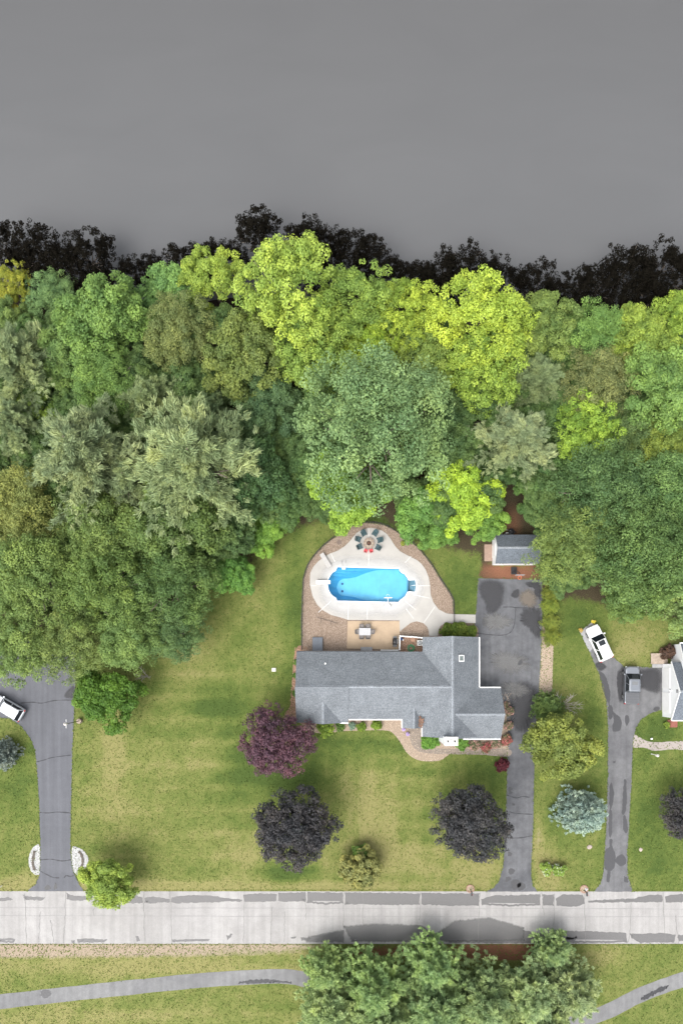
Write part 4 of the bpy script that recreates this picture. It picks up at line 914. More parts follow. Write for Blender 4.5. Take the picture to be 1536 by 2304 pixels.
def gable(parent, axis, a0, a1, c, half0, half1, he, hr, material, name='roof', th=.14, cap=True, e0=None, e1=None):
    """gable roof: ridge along axis from a0 to a1 at cross position c; eaves at c-half0 / c+half1"""
    def pt(a, x, z): return (a, x, z) if axis == 'x' else (x, a, z)
    mb = MB(); e0 = he if e0 is None else e0; e1 = he if e1 is None else e1
    for sg, hf, hz in ((-1, half0, e0), (1, half1, e1)):
        L = [pt(a, x, z) for a, x, z in ((a0, c, hr), (a1, c, hr), (a1, c + sg * hf, hz), (a0, c + sg * hf, hz))]
        Bv = [(q[0], q[1], q[2] - th) for q in L]
        mb.add(L + Bv, [(0, 1, 2, 3), (7, 6, 5, 4), (0, 4, 5, 1), (1, 5, 6, 2), (2, 6, 7, 3), (3, 7, 4, 0)])
    o = mb.build(name, material, parent)
    bm = bmesh.new(); bm.from_mesh(o.data); bmesh.ops.recalc_face_normals(bm, faces=bm.faces); bm.to_mesh(o.data); bm.free()
    if cap:
        s0 = (hr - e0) / half0; s1 = (hr - e1) / half1; r = .16; k = MB(); up = .03
        k.add([pt(a, x, z + up) for a, x, z in ((a0, c - r, hr - r * s0), (a0, c, hr + .01), (a0, c + r, hr - r * s1), (a1, c - r, hr - r * s0), (a1, c, hr + .01), (a1, c + r, hr - r * s1))], [(0, 1, 4, 3), (1, 2, 5, 4)])
        k.build('ridge_cap', CAP, o)
    return o

def wallblock(parent, x0, x1, y0, y1, z1, axis=None, hr=None, c=None, material=None, name='wall'):
    """walls of a footprint, with gable ends when axis given"""
    mb = MB(); V_ = [(x0, y0, 0), (x1, y0, 0), (x1, y1, 0), (x0, y1, 0), (x0, y0, z1), (x1, y0, z1), (x1, y1, z1), (x0, y1, z1)]
    mb.add(V_, [(0, 1, 5, 4), (1, 2, 6, 5), (2, 3, 7, 6), (3, 0, 4, 7)])
    if axis == 'x': mb.add([(x0, y0, z1), (x0, y1, z1), (x0, c, hr), (x1, y0, z1), (x1, y1, z1), (x1, c, hr)], [(1, 0, 2), (3, 4, 5)])
    if axis == 'y': mb.add([(x0, y0, z1), (x1, y0, z1), (c, y0, hr), (x0, y1, z1), (x1, y1, z1), (c, y1, hr)], [(0, 1, 2), (4, 3, 5)])
    return mb.build(name, material or VINYL, parent)

def window(parent, x, y, z, w_, h_, face):
    """window on a wall; face = outward direction 'n','s','e','w'"""
    d = {'s': (0, -1), 'n': (0, 1), 'e': (1, 0), 'w': (-1, 0)}[face]; t = (abs(d[1]), abs(d[0])); mb = MB(); g = MB(); f = .07
    def bx(m_, u0, u1, z0, z1, dep):
        xa, xb = sorted((x + t[0] * u0 + d[0] * -.02, x + t[0] * u1 + d[0] * dep)); ya, yb = sorted((y + t[1] * u0 + d[1] * -.02, y + t[1] * u1 + d[1] * dep))
        m_.box(xa, xb, ya, yb, z0, z1)
    for u0, u1, z0, z1 in ((-w_ / 2, w_ / 2, z, z + f), (-w_ / 2, w_ / 2, z + h_ - f, z + h_), (-w_ / 2, -w_ / 2 + f, z + f, z + h_ - f), (w_ / 2 - f, w_ / 2, z + f, z + h_ - f), (-.02, .02, z + f, z + h_ - f)): bx(mb, u0, u1, z0, z1, .05)
    o = mb.build('window', WHITE, parent); bx(g, -w_ / 2 + f, w_ / 2 - f, z + f, z + h_ - f, .02); g.build('pane', GLASSD, o); return o

def gutter(parent, a, b_, wd=.13):
    mb = MB(); mb.bar(a, b_, wd, .11); return mb.build('gutter', WHITE, parent)

house = empty('house', (0, 0, 0))
tag(house, 'large white house with grey shingle gable roofs between the pool and the front lawn', 'house')
RY = -2.5; HE, HR = 2.7, 5.25
# walls
wallblock(house, -5.35, 13.9, -6.35, 1.6, HE - .12, 'x', HR - .14, RY)
wallblock(house, 10.75, 17.3, -8.75, 3.4, HE - .10, 'y', HR - .12, 13.9)
wallblock(house, 13.6, 20.0, -8.9, -3.05, HE - .14, 'x', 4.95, -5.95)
wallblock(house, -5.3, .55, -6.85, -6.2, HE - .2)
wallblock(house, -4.2, -.4, -6.95, -6.4, 2.3, 'y', 3.55, -2.3, name='gable_wall')
# roofs
A = gable(house, 'x', -5.75, 13.85, RY, 4.23, 4.43, HE, HR, ROOF)
gable(house, 'x', -5.80, .86, RY + .0, 4.70, .02, HE, HR + .11, ROOF, e0=HR + .11 - 4.70 * .603, e1=HR + .10, cap=False)
B_ = gable(house, 'y', -8.98, 3.80, 13.85, 3.45, 3.75, HE, HR + .06, ROOF)
C_ = gable(house, 'x', 14.2, 20.42, -5.95, 3.30, 3.22, HE, 5.08, ROOF)
D_ = gable(house, 'y', -7.25, -4.2, -2.3, 2.3, 2.3, 2.55, 4.2, ROOF)
E2 = gable(house, 'y', -7.88, -5.2, 9.25, 1.45, .98, 2.62, 3.55, ROOF, name='porch_roof')
# small gable over the porch end of the cross wing
gutter(house, (.95, -6.80, 2.66), (7.75, -6.80, 2.66)); gutter(house, (-.2, -7.26, 2.5), (.9, -7.26, 2.5)); gutter(house, (17.68, -2.75, 2.66), (17.68, 3.78, 2.66)); gutter(house, (17.62, -2.66, 2.66), (20.42, -2.66, 2.66)); gutter(house, (15.6, -9.32, 2.66), (20.42, -9.32, 2.66)); gutter(house, (7.76, -7.86, 2.58), (7.76, -6.75, 2.58)); gutter(house, (10.32, -8.96, 2.62), (10.32, -7.7, 2.62))
dg = MB(); dg.bar((-5.75, 1.98, 2.64), (7.4, 1.98, 2.64), .14, .1); dg.build('gutter', BLACK, house)
for x, y in ((1.05, -6.5), (17.45, -2.85), (20.1, -9.1), (7.85, -6.45)):
    MB().bar((x, y, .05), (x, y, 2.6), .09, .07).build('downspout', WHITE, house)
# valley debris
def vline(pts, wd, material, name, up=.035):
    mb = MB(); vs_ = []
    for i, q in enumerate(pts):
        vs_ += [(q[0] - wd * .6, q[1] + wd * .6 * (-1 if pts[0][0] < pts[-1][0] and pts[0][1] < pts[-1][1] else 1) * 0, q[2] + up), (q[0] + wd * .6, q[1], q[2] + up)]
    mb.add(vs_, [(2 * i, 2 * i + 1, 2 * i + 3, 2 * i + 2) for i in range(len(pts) - 1)]); mb.build(name, material, house)
# skylight
sk = MB(); x, y = 15.05, 1.05; zz = HR + .06 - (x - 13.85) * .687
for a0, a1, b0, b1 in ((-.38, .38, -.42, -.30), (-.38, .38, .30, .42), (-.38, -.27, -.30, .30), (.27, .38, -.30, .30)): sk.add([(x + u, y + q, zz - u * .687 + h_) for h_ in (.0, .20) for q in (b0, b1) for u in (a0, a1)], [(0, 2, 3, 1), (4, 5, 7, 6), (0, 1, 5, 4), (1, 3, 7, 5), (3, 2, 6, 7), (2, 0, 4, 6)])
sko = sk.build('skylight', WHITE, house); MB().add([(x + u, y + q, zz - u * .687 + .13) for q in (-.3, .3) for u in (-.27, .27)], [(0, 1, 3, 2)]).build('pane', mat('skylight_glass', (.16, .19, .18), .1, .1), sko)
vn = MB(); vx, vy = -2.05, .4; vz = HR - (vy - RY) * .575
vn.cyl((vx, vy, vz - .1), (vx, vy, vz + .35), .08, n=10); vn.cyl((vx, vy, vz + .35), (vx, vy, vz + .42), .13, .05, n=10); vn.build('vent_pipe', WHITE, house)
# chimney chase
ch = MB(); ch.box(12.75, 14.3, -9.72, -8.74, 0, 6.0); cho = ch.build('chimney', VINYL, house)
MB().box(12.68, 14.37, -9.79, -8.67, 6.0, 6.08).build('chimney_cap', mat('chimney_cap', (.55, .53, .5), .7, .1), cho)
for xx in (13.1, 13.95): MB().cyl((xx, -9.23, 6.08), (xx, -9.23, 6.35), .10, n=12).build('flue', BLACK, cho)
MB().box(13.33, 13.72, -9.42, -9.04, 6.08, 6.22).build('flue_cover', WHITE, cho)
# windows, doors
for x in (2.0, 5.0): window(house, x, -6.35, 1.0, 1.5, 1.2, 's')
for x in (-3.6, 3.0, 6.2): window(house, x, 1.6, 1.0, 1.3, 1.2, 'n')
window(house, -5.35, -2.5, 1.0, 1.3, 1.2, 'w'); window(house, -2.3, -6.95, .9, 1.8, 1.2, 's'); window(house, 11.7, -8.75, 1.0, 1.1, 1.2, 's'); window(house, 18.2, -8.9, 1.0, 1.4, 1.2, 's'); window(house, 13.9, 3.4, 1.0, 1.5, 1.2, 'n')
def door(parent, x0, x1, y, z1, sg, material, name='door'):
    y0, y1 = sorted((y - sg * .02, y + sg * .05)); o = MB().box(x0, x1, y0, y1, .02, z1).build(name, material, parent)
    MB().cyl((x1 - .1, y + sg * .05, 1.0), (x1 - .1, y + sg * .12, 1.0), .03).build('handle', STEEL, o); return o
RED = mat('red_door', (.25, .05, .04), .5, .1)
door(house, 8.7, 9.65, -6.35, 2.05, -1, RED); door(house, 2.2 - .9, 2.2 + .9, 1.6, 2.05, 1, GLASSD, 'sliding_door')
gd = MB(); 
for k in range(4): gd.box(17.28, 17.36, -1.9, 2.6, .04 + k * .53, .04 + k * .53 + .50)
gd.build('garage_door', WHITE, house)
st = MB(); st.box(2.55, 4.05, 1.62, 2.6, 0, .30); tag(st.build('door_step', CONC_PAD), 'pale concrete step below the rear house door beside the patio', 'step')
# rusty leaf litter in the roof valley beside the porch
lt = MB(); rr = random.Random(8)
for k in range(40):
    x = 10.15 + rr.uniform(-.25, .3); y = -6.9 + rr.uniform(-.9, .55); z = 3.12 + rr.uniform(0, .05); s_ = rr.uniform(.06, .16)
    lt.add([(x - s_, y, z), (x, y - s_, z + .02), (x + s_, y, z), (x, y + s_, z + .03)], [(0, 1, 2, 3)])
lt.build('leaf_debris', RUST, house)['kind'] = 'stuff'

# bulkhead
x0, y1 = W(703, 1434)[0], W(703, 1434)[1]; x1 = W(726, 1434)[0]
bk = empty('cellar_bulkhead', ((x0 + x1) / 2, 1.6, 0)); tag(bk, 'grey sloped cellar bulkhead doors against the house on the gravel', 'bulkhead')
hw = (x1 - x0) / 2; dp = y1 - 1.6
BULK = mat('grey_painted_steel', (.15, .165, .19), .5, .08)
MB().add([(-hw, 0, 0), (hw, 0, 0), (hw, dp, 0), (-hw, dp, 0), (-hw, 0, .9), (hw, 0, .9), (hw, dp, .3), (-hw, dp, .3)], [(0, 1, 5, 4), (1, 2, 6, 5), (2, 3, 7, 6), (3, 0, 4, 7), (4, 5, 6, 7)]).build('frame', BULK, bk)
for sg in (-1, 1):
    xa, xb = (.02, hw - .05) if sg > 0 else (-hw + .05, -.02); s_ = -.6 / dp
    q = [(xa, .05), (xb, .05), (xb, dp - .05), (xa, dp - .05)]
    MB().add([(u, v_, .905 + s_ * v_) for u, v_ in q] + [(u, v_, .945 + s_ * v_) for u, v_ in q], [(4, 5, 6, 7), (0, 1, 5, 4), (1, 2, 6, 5), (2, 3, 7, 6), (3, 0, 4, 7)]).build('door', BULK, bk)

# shed
shed = empty('shed', (22.7, 15.2, 0)); tag(shed, 'white garden shed with dark shingle roof at the top of the main driveway', 'shed')
sx0, sx1, sy0, sy1 = -2.78, 2.72, -1.78, 1.72
wallblock(shed, sx0, sx1, sy0, sy1, 2.15, 'x', 3.3, 0.0)
gable(shed, 'x', sx0 - .06, sx1 + .12, 0.0, 1.88, 1.85, 2.22, 3.42, ROOFS)
for x in (-1.9, 1.2): window(shed, x, sy0, 1.0, .8, .7, 's')
MB().box(sx0 - .05, sx0 + .02, -.8, .8, .1, 2.0).build('door', WHITE, shed)
rmp = empty('wooden_ramp', W(1098, 1244) + (0,)); tag(rmp, 'weathered plank ramp leading to the shed side door', 'ramp')
for k in range(12): MB().box(-.55, .62, -1.1 + k * .185, -1.1 + k * .185 + .17, .02, .10).build('plank', WOOD, rmp)
for u in (-.45, .5): MB().bar((u, -1.1, .05), (u, 1.1, .05), .08, .08).build('joist', WOOD, rmp)

# neighbour house
nh = empty('neighbour_house', (42.4, -3.1, 0)); tag(nh, 'white neighbour house with dark grey gable roof beside the worn driveway', 'house')
wallblock(nh, 0, 16, -3.5, 3.45, 2.62, 'x', 4.72, 0.0)
gable(nh, 'x', -.06, 16, 0.0, 3.78, 3.72, 2.62, 4.88, ROOF2)
wallblock(nh, 1.15, 16, -3.0, 6.0, 2.6, 'x', 5.2, 1.5, name='wall')
gable(nh, 'x', 1.05, 16, 1.5, 4.4, 4.6, 2.62, 4.86, ROOF2, cap=False)
rk = MB()
for sg in (-1, 1): rk.bar((-.09, 0, 4.83), (-.09, sg * 3.75, 2.60), .06, .22)
rk.build('rake_board', WHITE, nh)
MB().bar((1.0, 1.5, 4.8), (1.0, 6.1, 2.6), .06, .2).build('rake_board', WHITE, nh); MB().bar((1.0, 6.15, 2.6), (16, 6.15, 2.6), .12, .1).build('gutter', WHITE, nh); MB().bar((0, -3.84, 2.56), (16, -3.84, 2.56), .12, .1).build('gutter', WHITE, nh)
gv = MB(); 
for k in range(5): gv.box(-.03, .02, -.22, .22, 3.75 + k * .11, 3.83 + k * .11)
gv.build('gable_vent', GREYP, nh)
gd = MB()
for k in range(4): gd.box(-.05, .02, -2.9, -.25, .05 + k * .52, .05 + k * .52 + .5)
gd.build('garage_door', WHITE, nh); gd = MB()
for k in range(4): gd.box(-.05, .02, .25, 2.9, .05 + k * .52, .05 + k * .52 + .5)
gd.build('garage_door', WHITE, nh)
lt_ = MB(); lt_.box(-.22, .0, -.1, .1, 2.2, 2.5); lt_.build('wall_light', WHITE, nh)
window(nh, 4, 6.0, 1.0, 1.2, 1.1, 'n'); window(nh, 5, -3.5, 1.0, 1.4, 1.2, 's')
dk = empty('wooden_deck', W(1478, 1482) + (0,)); tag(dk, 'small weathered plank deck against the neighbour garage', 'deck')
for k in range(14): MB().box(-1.0 + k * .158, -1.0 + k * .158 + .14, -.7, .7, .30, .34).build('plank', PALEWOOD, dk)
for u in (-.95, 1.1):
    for q in (-.6, .6): MB().box(u - .05, u + .05, q - .05, q + .05, 0, .30).build('post', PALEWOOD, dk)
MB().box(-.75, .75, -1.2, -.72, 0, .16).build('step', CONC_PAD, dk)
stp = MB(); stp.box(0, 1.2, -.5, .5, 0, .15); stp.box(.3, 1.2, -.4, .4, .15, .30); tag(stp.build('entry_step', mat('brick_step', (.22, .08, .06), .9, .25, 6), None, W(1500, 1628) + (0,)), 'red brick entry step at the neighbour house corner', 'step')

# ------------------------------------------------------------------ pool
pool = empty('swimming_pool', W(828, 1316) + (0,)); tag(pool, 'blue swimming pool with rounded notched ends set in pale concrete', 'swimming pool')
ox, oy = pool.location.x, pool.location.y
lp = lambda q: (q[0] - ox, q[1] - oy)
MAINP = [q for q in POOL if not (q[0] > 925)]
OUT = [lp(W(*q)) for q in MAINP]; ALL = [lp(W(*q)) for q in POOL]
LIN1 = mat('pool_liner_wall', (.08, .40, .66), .5, .08, 2); LIN2 = mat('pool_liner_floor', (.19, .53, .74), .5, .08, 1.2)
mb = MB(); nO = len(OUT)
mb.add([(x, y, -.02) for x, y in OUT] + [(x, y, -1.1) for x, y in OUT], [((i + 1) % nO, nO + (i + 1) % nO, nO + i, i) for i in range(nO)])
PAD = [(763, 1302), (770, 1298), (782, 1297), (800, 1294), (825, 1285), (851, 1279.5), (851, 1352.5), (825, 1349), (800, 1340), (782, 1337), (768, 1336), (761, 1330), (757, 1318), (759, 1309)]
PADL = [lp(W(*q)) for q in PAD]; dz = lambda px: -2.3 if px <= 800 else -2.3 + 1.2 * (px - 800) / 51
flat = OUT + PADL; z_ = [-1.1] * nO + [dz(q[0]) for q in PAD]
tri = tessellate_polygon([[Vector((x, y, 0)) for x, y in OUT], [Vector((x, y, 0)) for x, y in PADL]])
def ccw(t, F):
    a, b_, c = (F[i] for i in t); return tuple(t) if (b_[0] - a[0]) * (c[1] - a[1]) - (b_[1] - a[1]) * (c[0] - a[0]) > 0 else (t[0], t[2], t[1])
fl1 = []; fl2 = []
for t in tri:
    (fl2 if all(i < nO for i in t) and min(flat[i][0] for i in t) > 0 or sum(flat[i][0] for i in t) / 3 > 1.6 else fl1).append(ccw(t, flat))
mb.add([(x, y, z) for (x, y), z in zip(flat, z_)], fl1); mb.build('liner_wall', LIN1, pool)
fb_ = MB(); fb_.add([(x, y, z) for (x, y), z in zip(flat, z_)], fl2)
TP = [(757, 1318), (759, 1309), (763, 1302), (770, 1298), (782, 1297), (800, 1294), (825, 1285), (851, 1279.5)]; BP = [(757, 1318), (761, 1330), (768, 1336), (768, 1336), (782, 1337), (800, 1340), (825, 1349), (851, 1352.5)]
for (t0, t1, b0, b1) in zip(TP[:-1], TP[1:], BP[:-1], BP[1:]):
    q = [t0, b0, b1, t1]; q = [u for n_, u in enumerate(q) if u not in q[:n_]]
    if len(q) > 2: fb_.add([(*lp(W(*u)), dz(u[0])) for u in q], [tuple(range(len(q)))])
fb_.build('liner_floor', LIN2, pool)
for py_ in (1309, 1326):
    x, y = lp(W(770, py_)); MB().cyl((x, y, -2.3), (x, y, -2.25), .16, n=14).build('drain', mat('drain_cover', (.02, .08, .2), .6), pool)
STEPM = mat('grey_blue_pool_step', (.20, .30, .38), .6, .08)
sx = [W(q, 0)[0] - ox for q in (917, 922, 926, 930, 937.5)]
for k in range(4):
    z1 = (-.75, -.55, -.35, -.15)[k]; MB().box(sx[k], sx[k + 1] - .02, W(0, 1333.5)[1] - oy, W(0, 1303.5)[1] - oy, -1.1, z1).build('step', STEPM, pool)
hr_ = MB(); xa, xb, yy = W(924, 0)[0] - ox, W(940, 0)[0] - ox, W(0, 1318)[1] - oy
hr_.tube([(xb, yy, .07), (xb, yy, .75), (xb - .3, yy, .85), (xa, yy, .35), (xa, yy, -.6)], .035, 8); hr_.build('handrail', WHITE, pool, smooth=True)
m, n, l, p = nodes('pool_water')
t = n.new('ShaderNodeBsdfTransparent'); t.inputs[0].default_value = (.80, .96, 1, 1); g = n.new('ShaderNodeBsdfGlossy'); g.inputs['Roughness'].default_value = .04
fr = n.new('ShaderNodeFresnel'); fr.inputs[0].default_value = 1.33; ms = n.new('ShaderNodeMixShader'); l.new(fr.outputs[0], ms.inputs[0]); l.new(t.outputs[0], ms.inputs[1]); l.new(g.outputs[0], ms.inputs[2])
bb = n.new('ShaderNodeBump'); bb.inputs['Strength'].default_value = .06; l.new(noise(n, l, 4, 3, .6, coord(n, l)), bb.inputs['Height'])
for q in (g, fr): l.new(bb.outputs[0], q.inputs['Normal'])
l.new(ms.outputs[0], n['Material Output'].inputs[0])
sheet('water', [ALL], -.08, m, parent=pool, pix=False)
cp = MB(); nA = len(ALL)
for i in range(nA):
    a, b_ = ALL[i], ALL[(i + 1) % nA]; cp.bar((*a, .072), (*b_, .072), .16, .03)
cp.build('coping', mat('white_coping', (.70, .70, .69), .6, .04), pool)

def at(o, px, py, z, rz=0.0): o.location = (*W(px, py), z); o.rotation_euler = (0, 0, rz); return o
DZ = .076
db = empty('diving_board'); at(db, 731, 1311, DZ); tag(db, 'white diving board over the deep end of the pool', 'diving board')
MB().box(-1.15, .72, -.24, .24, .42, .48).build('board', WHITE, db, bevel=.02); MB().box(-1.1, -.35, -.18, .18, 0, .42).build('stand', WHITE, db)
sl_ = empty('lounge_chair'); at(sl_, 733, 1263, DZ, math.radians(-58)); tag(sl_, 'grey sun lounger on the deck beside the deep end', 'lounge chair')
MB().box(-.45, .95, -.30, .30, .28, .34).build('seat', mat('grey_sling', (.40, .385, .37), .8, .08), sl_)
MB().add([(-.45, -.30, .30), (-.45, .30, .30), (-1.05, .30, .62), (-1.05, -.30, .62), (-.45, -.30, .35), (-.45, .30, .35), (-1.07, .30, .67), (-1.07, -.30, .67)], [(0, 1, 2, 3), (7, 6, 5, 4), (0, 4, 5, 1), (1, 5, 6, 2), (2, 6, 7, 3), (3, 7, 4, 0)]).build('backrest', mat('grey_sling_back', (.36, .345, .33), .8, .08), sl_)
for u, v_ in ((-.6, -.28), (-.6, .28), (.85, -.28), (.85, .28)): MB().cyl((u, v_, 0), (u, v_, .3), .022, n=8).build('leg', DGREY, sl_)
ldr = empty('pool_ladder'); at(ldr, 773, 1276, DZ); tag(ldr, 'white pool ladder with rails at the deck edge of the deep end', 'pool ladder')
for u in (-.25, .25): MB().tube([(u, .75, 0), (u, .7, .55), (u, .35, .75), (u, -.1, .5), (u, -.12, -.9)], .025, 8).build('rail', STEEL, ldr, smooth=True)
for k in range(3): MB().box(-.24, .24, -.24, -.02, -.2 - k * .28, -.15 - k * .28).build('tread', WHITE, ldr)
hp = empty('pool_basketball_hoop'); at(hp, 871, 1362, DZ); tag(hp, 'white poolside basketball hoop reaching over the water', 'basketball hoop')
MB().add([(-.5, -.25, 0), (.5, -.25, 0), (.08, .45, 0), (-.08, .45, 0), (-.46, -.22, .28), (.46, -.22, .28), (.06, .40, .28), (-.06, .40, .28)], [(3, 2, 1, 0), (4, 5, 6, 7), (0, 1, 5, 4), (1, 2, 6, 5), (2, 3, 7, 6), (3, 0, 4, 7)]).build('base', WHITE, hp, bevel=.03)
MB().tube([(0, .2, .25), (0, .45, .9), (0, .85, 1.15)], .04, 8).build('pole', WHITE, hp, smooth=True); MB().box(-.52, .52, .84, .90, .85, 1.5).build('backboard', WHITE, hp)
ri = MB(); ri.tube([(.2 * math.cos(a), 1.13 + .2 * math.sin(a), 1.0) for a in np.linspace(0, 6.28, 17)], .018, 6); ri.build('rim', WHITE, hp)
for x_, y_, lb in ((805, 1268, 'round skimmer lid in the deck by the pool edge'),): tag(MB().cyl((0, 0, 0), (0, 0, .012), .15, n=18).build('skimmer_lid', GREYP, None, W(x_, y_) + (DZ,)), lb, 'lid')
tag(MB().lathe([(.32, 0), (.32, .06), (.22, .06), (.22, .04)], n=20).build('round_lid', mat('brown_lid', (.16, .12, .10), .8, .2), None, W(763, 1220) + (.02,)), 'round brown lid lying in the gravel left of the fire pit', 'lid')

# fire pit
fp = empty('fire_pit', W(829.5, 1223) + (DZ,)); tag(fp, 'round stone fire pit ringed by chairs on the pool deck', 'fire pit')
FS = [mat('fire_stone_%s' % nm, c, .9, .2, 4) for nm, c in (('tan', (.33, .26, .20)), ('grey', (.26, .22, .19)), ('pale', (.42, .35, .28)))]
def wedge(r0, r1, da, h_, material):
    mb = MB(); q = []
    for r_, a in ((r0, -da), (r1, -da), (r1, 0), (r1, da), (r0, da), (r0, 0)): q.append((r_ * math.cos(a), r_ * math.sin(a)))
    n_ = 6; mb.add([(x, y, 0) for x, y in q] + [(x, y, h_) for x, y in q], [tuple(range(n_ - 1, -1, -1)), tuple(range(n_, 2 * n_))] + [(i, (i + 1) % n_, n_ + (i + 1) % n_, n_ + i) for i in range(n_)])
    return mb.mesh('stone', material)
for ring, (r0, r1, cnt, h_) in enumerate(((.50, .74, 20, .28), (.32, .49, 12, .36))):
    ms_ = [wedge(r0, r1, math.pi / cnt * .93, h_, q) for q in (FS[:2] if ring == 0 else FS[2:] + FS[:1])]
    for k in range(cnt): link('stone', ms_[k % 2], fp, rot=(0, 0, 2 * math.pi * k / cnt))
MB().cyl((0, 0, .01), (0, 0, .12), .32, n=20).build('ash_bed', mat('ash', (.09, .06, .05), .95, .5, 8), fp)
for a in (.3, 1.6, 2.6): MB().cyl((-.22 * math.cos(a), -.22 * math.sin(a), .15), (.22 * math.cos(a), .22 * math.sin(a), .2), .05, n=8).build('log', mat('burnt_log', (.14, .07, .05), .9, .4, 6), fp)

# adirondack chairs
def adirondack(scale, material, label, group, name='adirondack_chair'):
    t = empty(name, scale=scale); tag(t, label, 'chair', group)
    for k in range(5): MB().box(-.27, .27, -.02 + k * .105, .075 + k * .105, .30 + .02 * k, .325 + .02 * k).build('seat_slat', material, t)
    for k in range(5):
        x = -.24 + k * .12; top = 1.0 - .05 * abs(k - 2)
        MB().bar((x, -.02, .30), (x * 1.12, -.42, top), .105, .022, up=(0, 1, 0)).build('back_slat', material, t)
    for s_ in (-1, 1):
        MB().box(s_ * .36 - .065, s_ * .36 + .065, -.22, .56, .55, .575).build('arm', material, t)
        MB().box(s_ * .33 - .04, s_ * .33 + .04, .46, .52, 0, .55).build('leg', material, t)
        MB().bar((s_ * .30, .50, .34), (s_ * .30, -.40, .04), .03, .12).build('leg', material, t)
    return t
ADG = mat('dark_green_plastic', (.035, .075, .085), .55, .12); ADR = mat('red_plastic', (.55, .045, .06), .5, .08)
fx, fy = W(829.5, 1223)
for i, (px, py, lb) in enumerate([(817, 1200, 'dark green slatted garden chair on the house-far side of fire pit next to the deck joint'), (844, 1200, None), (804, 1214, None), (855, 1216, None), (807, 1232, None), (851, 1234, None)]):
    o = adirondack(.84, ADG, 'dark green slatted garden chair facing the stone fire pit', 'green chairs round the fire pit')
    x, y = W(px, py); o.location = (x, y, DZ); o.rotation_euler = (0, 0, math.atan2(fy - y, fx - x) - math.pi / 2)
for px, py in ((822, 1241), (834.5, 1241)):
    o = adirondack(.55, ADR, 'small red child size slatted chair facing the stone fire pit', 'red child chairs by the fire pit', 'child_chair')
    x, y = W(px, py); o.location = (x, y, DZ); o.rotation_euler = (0, 0, math.atan2(fy - y, fx - x) - math.pi / 2)

# dining set on the patio
PZ = .061
tb = empty('patio_table', W(820, 1422) + (PZ,)); tag(tb, 'pale grey rectangular dining table on the tan patio', 'table')
for k in range(5): MB().box(-.76, .76, -.47 + k * .19, -.47 + k * .19 + .18, .70, .73).build('top_slat', mat('pale_table', (.42, .42, .43), .5, .08), tb)
for u in (-.68, .68):
    for q in (-.4, .4): MB().box(u - .03, u + .03, q - .03, q + .03, 0, .70).build('leg', GREYP, tb)
SLING = mat('brown_grey_sling', (.20, .18, .17), .8, .12)
def patio_chair(px, py, rz):
    t = empty('patio_chair', W(px, py) + (PZ,), rz); tag(t, 'brown-grey sling chair pushed up to the pale dining table', 'chair', 'dining chairs on the patio')
    MB().box(-.25, .25, -.22, .24, .40, .44).build('seat', SLING, t); MB().bar((0, -.22, .42), (0, -.36, .90), .50, .03, up=(0, 1, 0)).build('backrest', SLING, t)
    for s_ in (-1, 1):
        MB().box(s_ * .29 - .03, s_ * .29 + .03, -.28, .24, .60, .63).build('arm', DGREY, t)
        for q in (-.2, .22): MB().box(s_ * .27 - .02, s_ * .27 + .02, q - .02, q + .02, 0, .60).build('leg', DGREY, t)
for px, py, rz in ((813, 1411, math.pi), (827, 1411, math.pi), (813, 1433, 0), (827, 1433, 0), (804, 1422, -math.pi / 2), (836, 1422, math.pi / 2)): patio_chair(px, py, rz)
gl = empty('grill', W(887, 1444) + (PZ,)); tag(gl, 'black barbecue grill on the patio by the white fence', 'grill')
MB().box(-.28, .28, -.35, .35, .1, .8).build('cabinet', BLACK, gl)
lid = []
for y_, sc_ in ((-.42, .8), (-.38, 1), (.38, 1), (.42, .8)):
    lid.append([(.30 * sc_ * math.cos(a), y_, .80 + .30 * sc_ * math.sin(a)) for a in np.linspace(0, math.pi, 9)])
MB().loft(lid).build('lid', BLACK, gl, smooth=True)
for s_ in (-1, 1): MB().box(-.26, .26, s_ * .55 - .14, s_ * .55 + .14, .76, .80).build('side_shelf', DGREY, gl)
MB().box(.30, .34, -.3, .3, .86, .90).build('handle', STEEL, gl)

# white vinyl fence round the utility bed
wf = empty('vinyl_fence', W(898, 1450) + (0,)); tag(wf, 'white vinyl fence enclosing the utility bed beside the patio', 'fence')
fo = wf.location
def run(a, b_, hgt):
    a = Vector(W(*a)) - fo.xy; b_ = Vector(W(*b_)) - fo.xy; d = b_ - a; L = d.length
    for k in range(max(2, int(L / .17))):
        q = a + d * ((k + .5) / max(2, int(L / .17))); u = d.normalized() * .075
        MB().bar((q.x - u.x, q.y - u.y, hgt * .52), (q.x + u.x, q.y + u.y, hgt * .52), .03, hgt * .92).build('board', WHITE, wf)
    MB().bar((*a, hgt), (*b_, hgt), .11, .07).build('rail', WHITE, wf); MB().bar((*a, .12), (*b_, .12), .09, .07).build('rail', WHITE, wf)
    for q in (a, b_): MB().box(q.x - .075, q.x + .075, q.y - .075, q.y + .075, 0, hgt + .1).build('post', WHITE, wf)
run((898, 1432), (922, 1433.5), 1.2); run((924.5, 1433.6), (948, 1436), 1.2); run((897.5, 1435), (897, 1462), 1.2); run((857, 1463), (893, 1463.3), .9)
ac = empty('air_conditioner', W(943, 1447) + (.03,)); tag(ac, 'grey air conditioner with round fan inside the white fence', 'air conditioner')
MB().box(-.36, .36, -.36, .36, 0, .75).build('casing', mat('ac_casing', (.50, .50, .48), .5, .06), ac, bevel=.02); MB().lathe([(.28, .75), (.28, .78), (.22, .78), (.22, .765)], n=20).build('fan_ring', DGREY, ac)
for k in range(5): MB().bar((0, 0, .775), (.21 * math.cos(k * 1.256), .21 * math.sin(k * 1.256), .775), .10, .01).build('fan_blade', STEEL, ac)
hs_ = MB(); pts = []
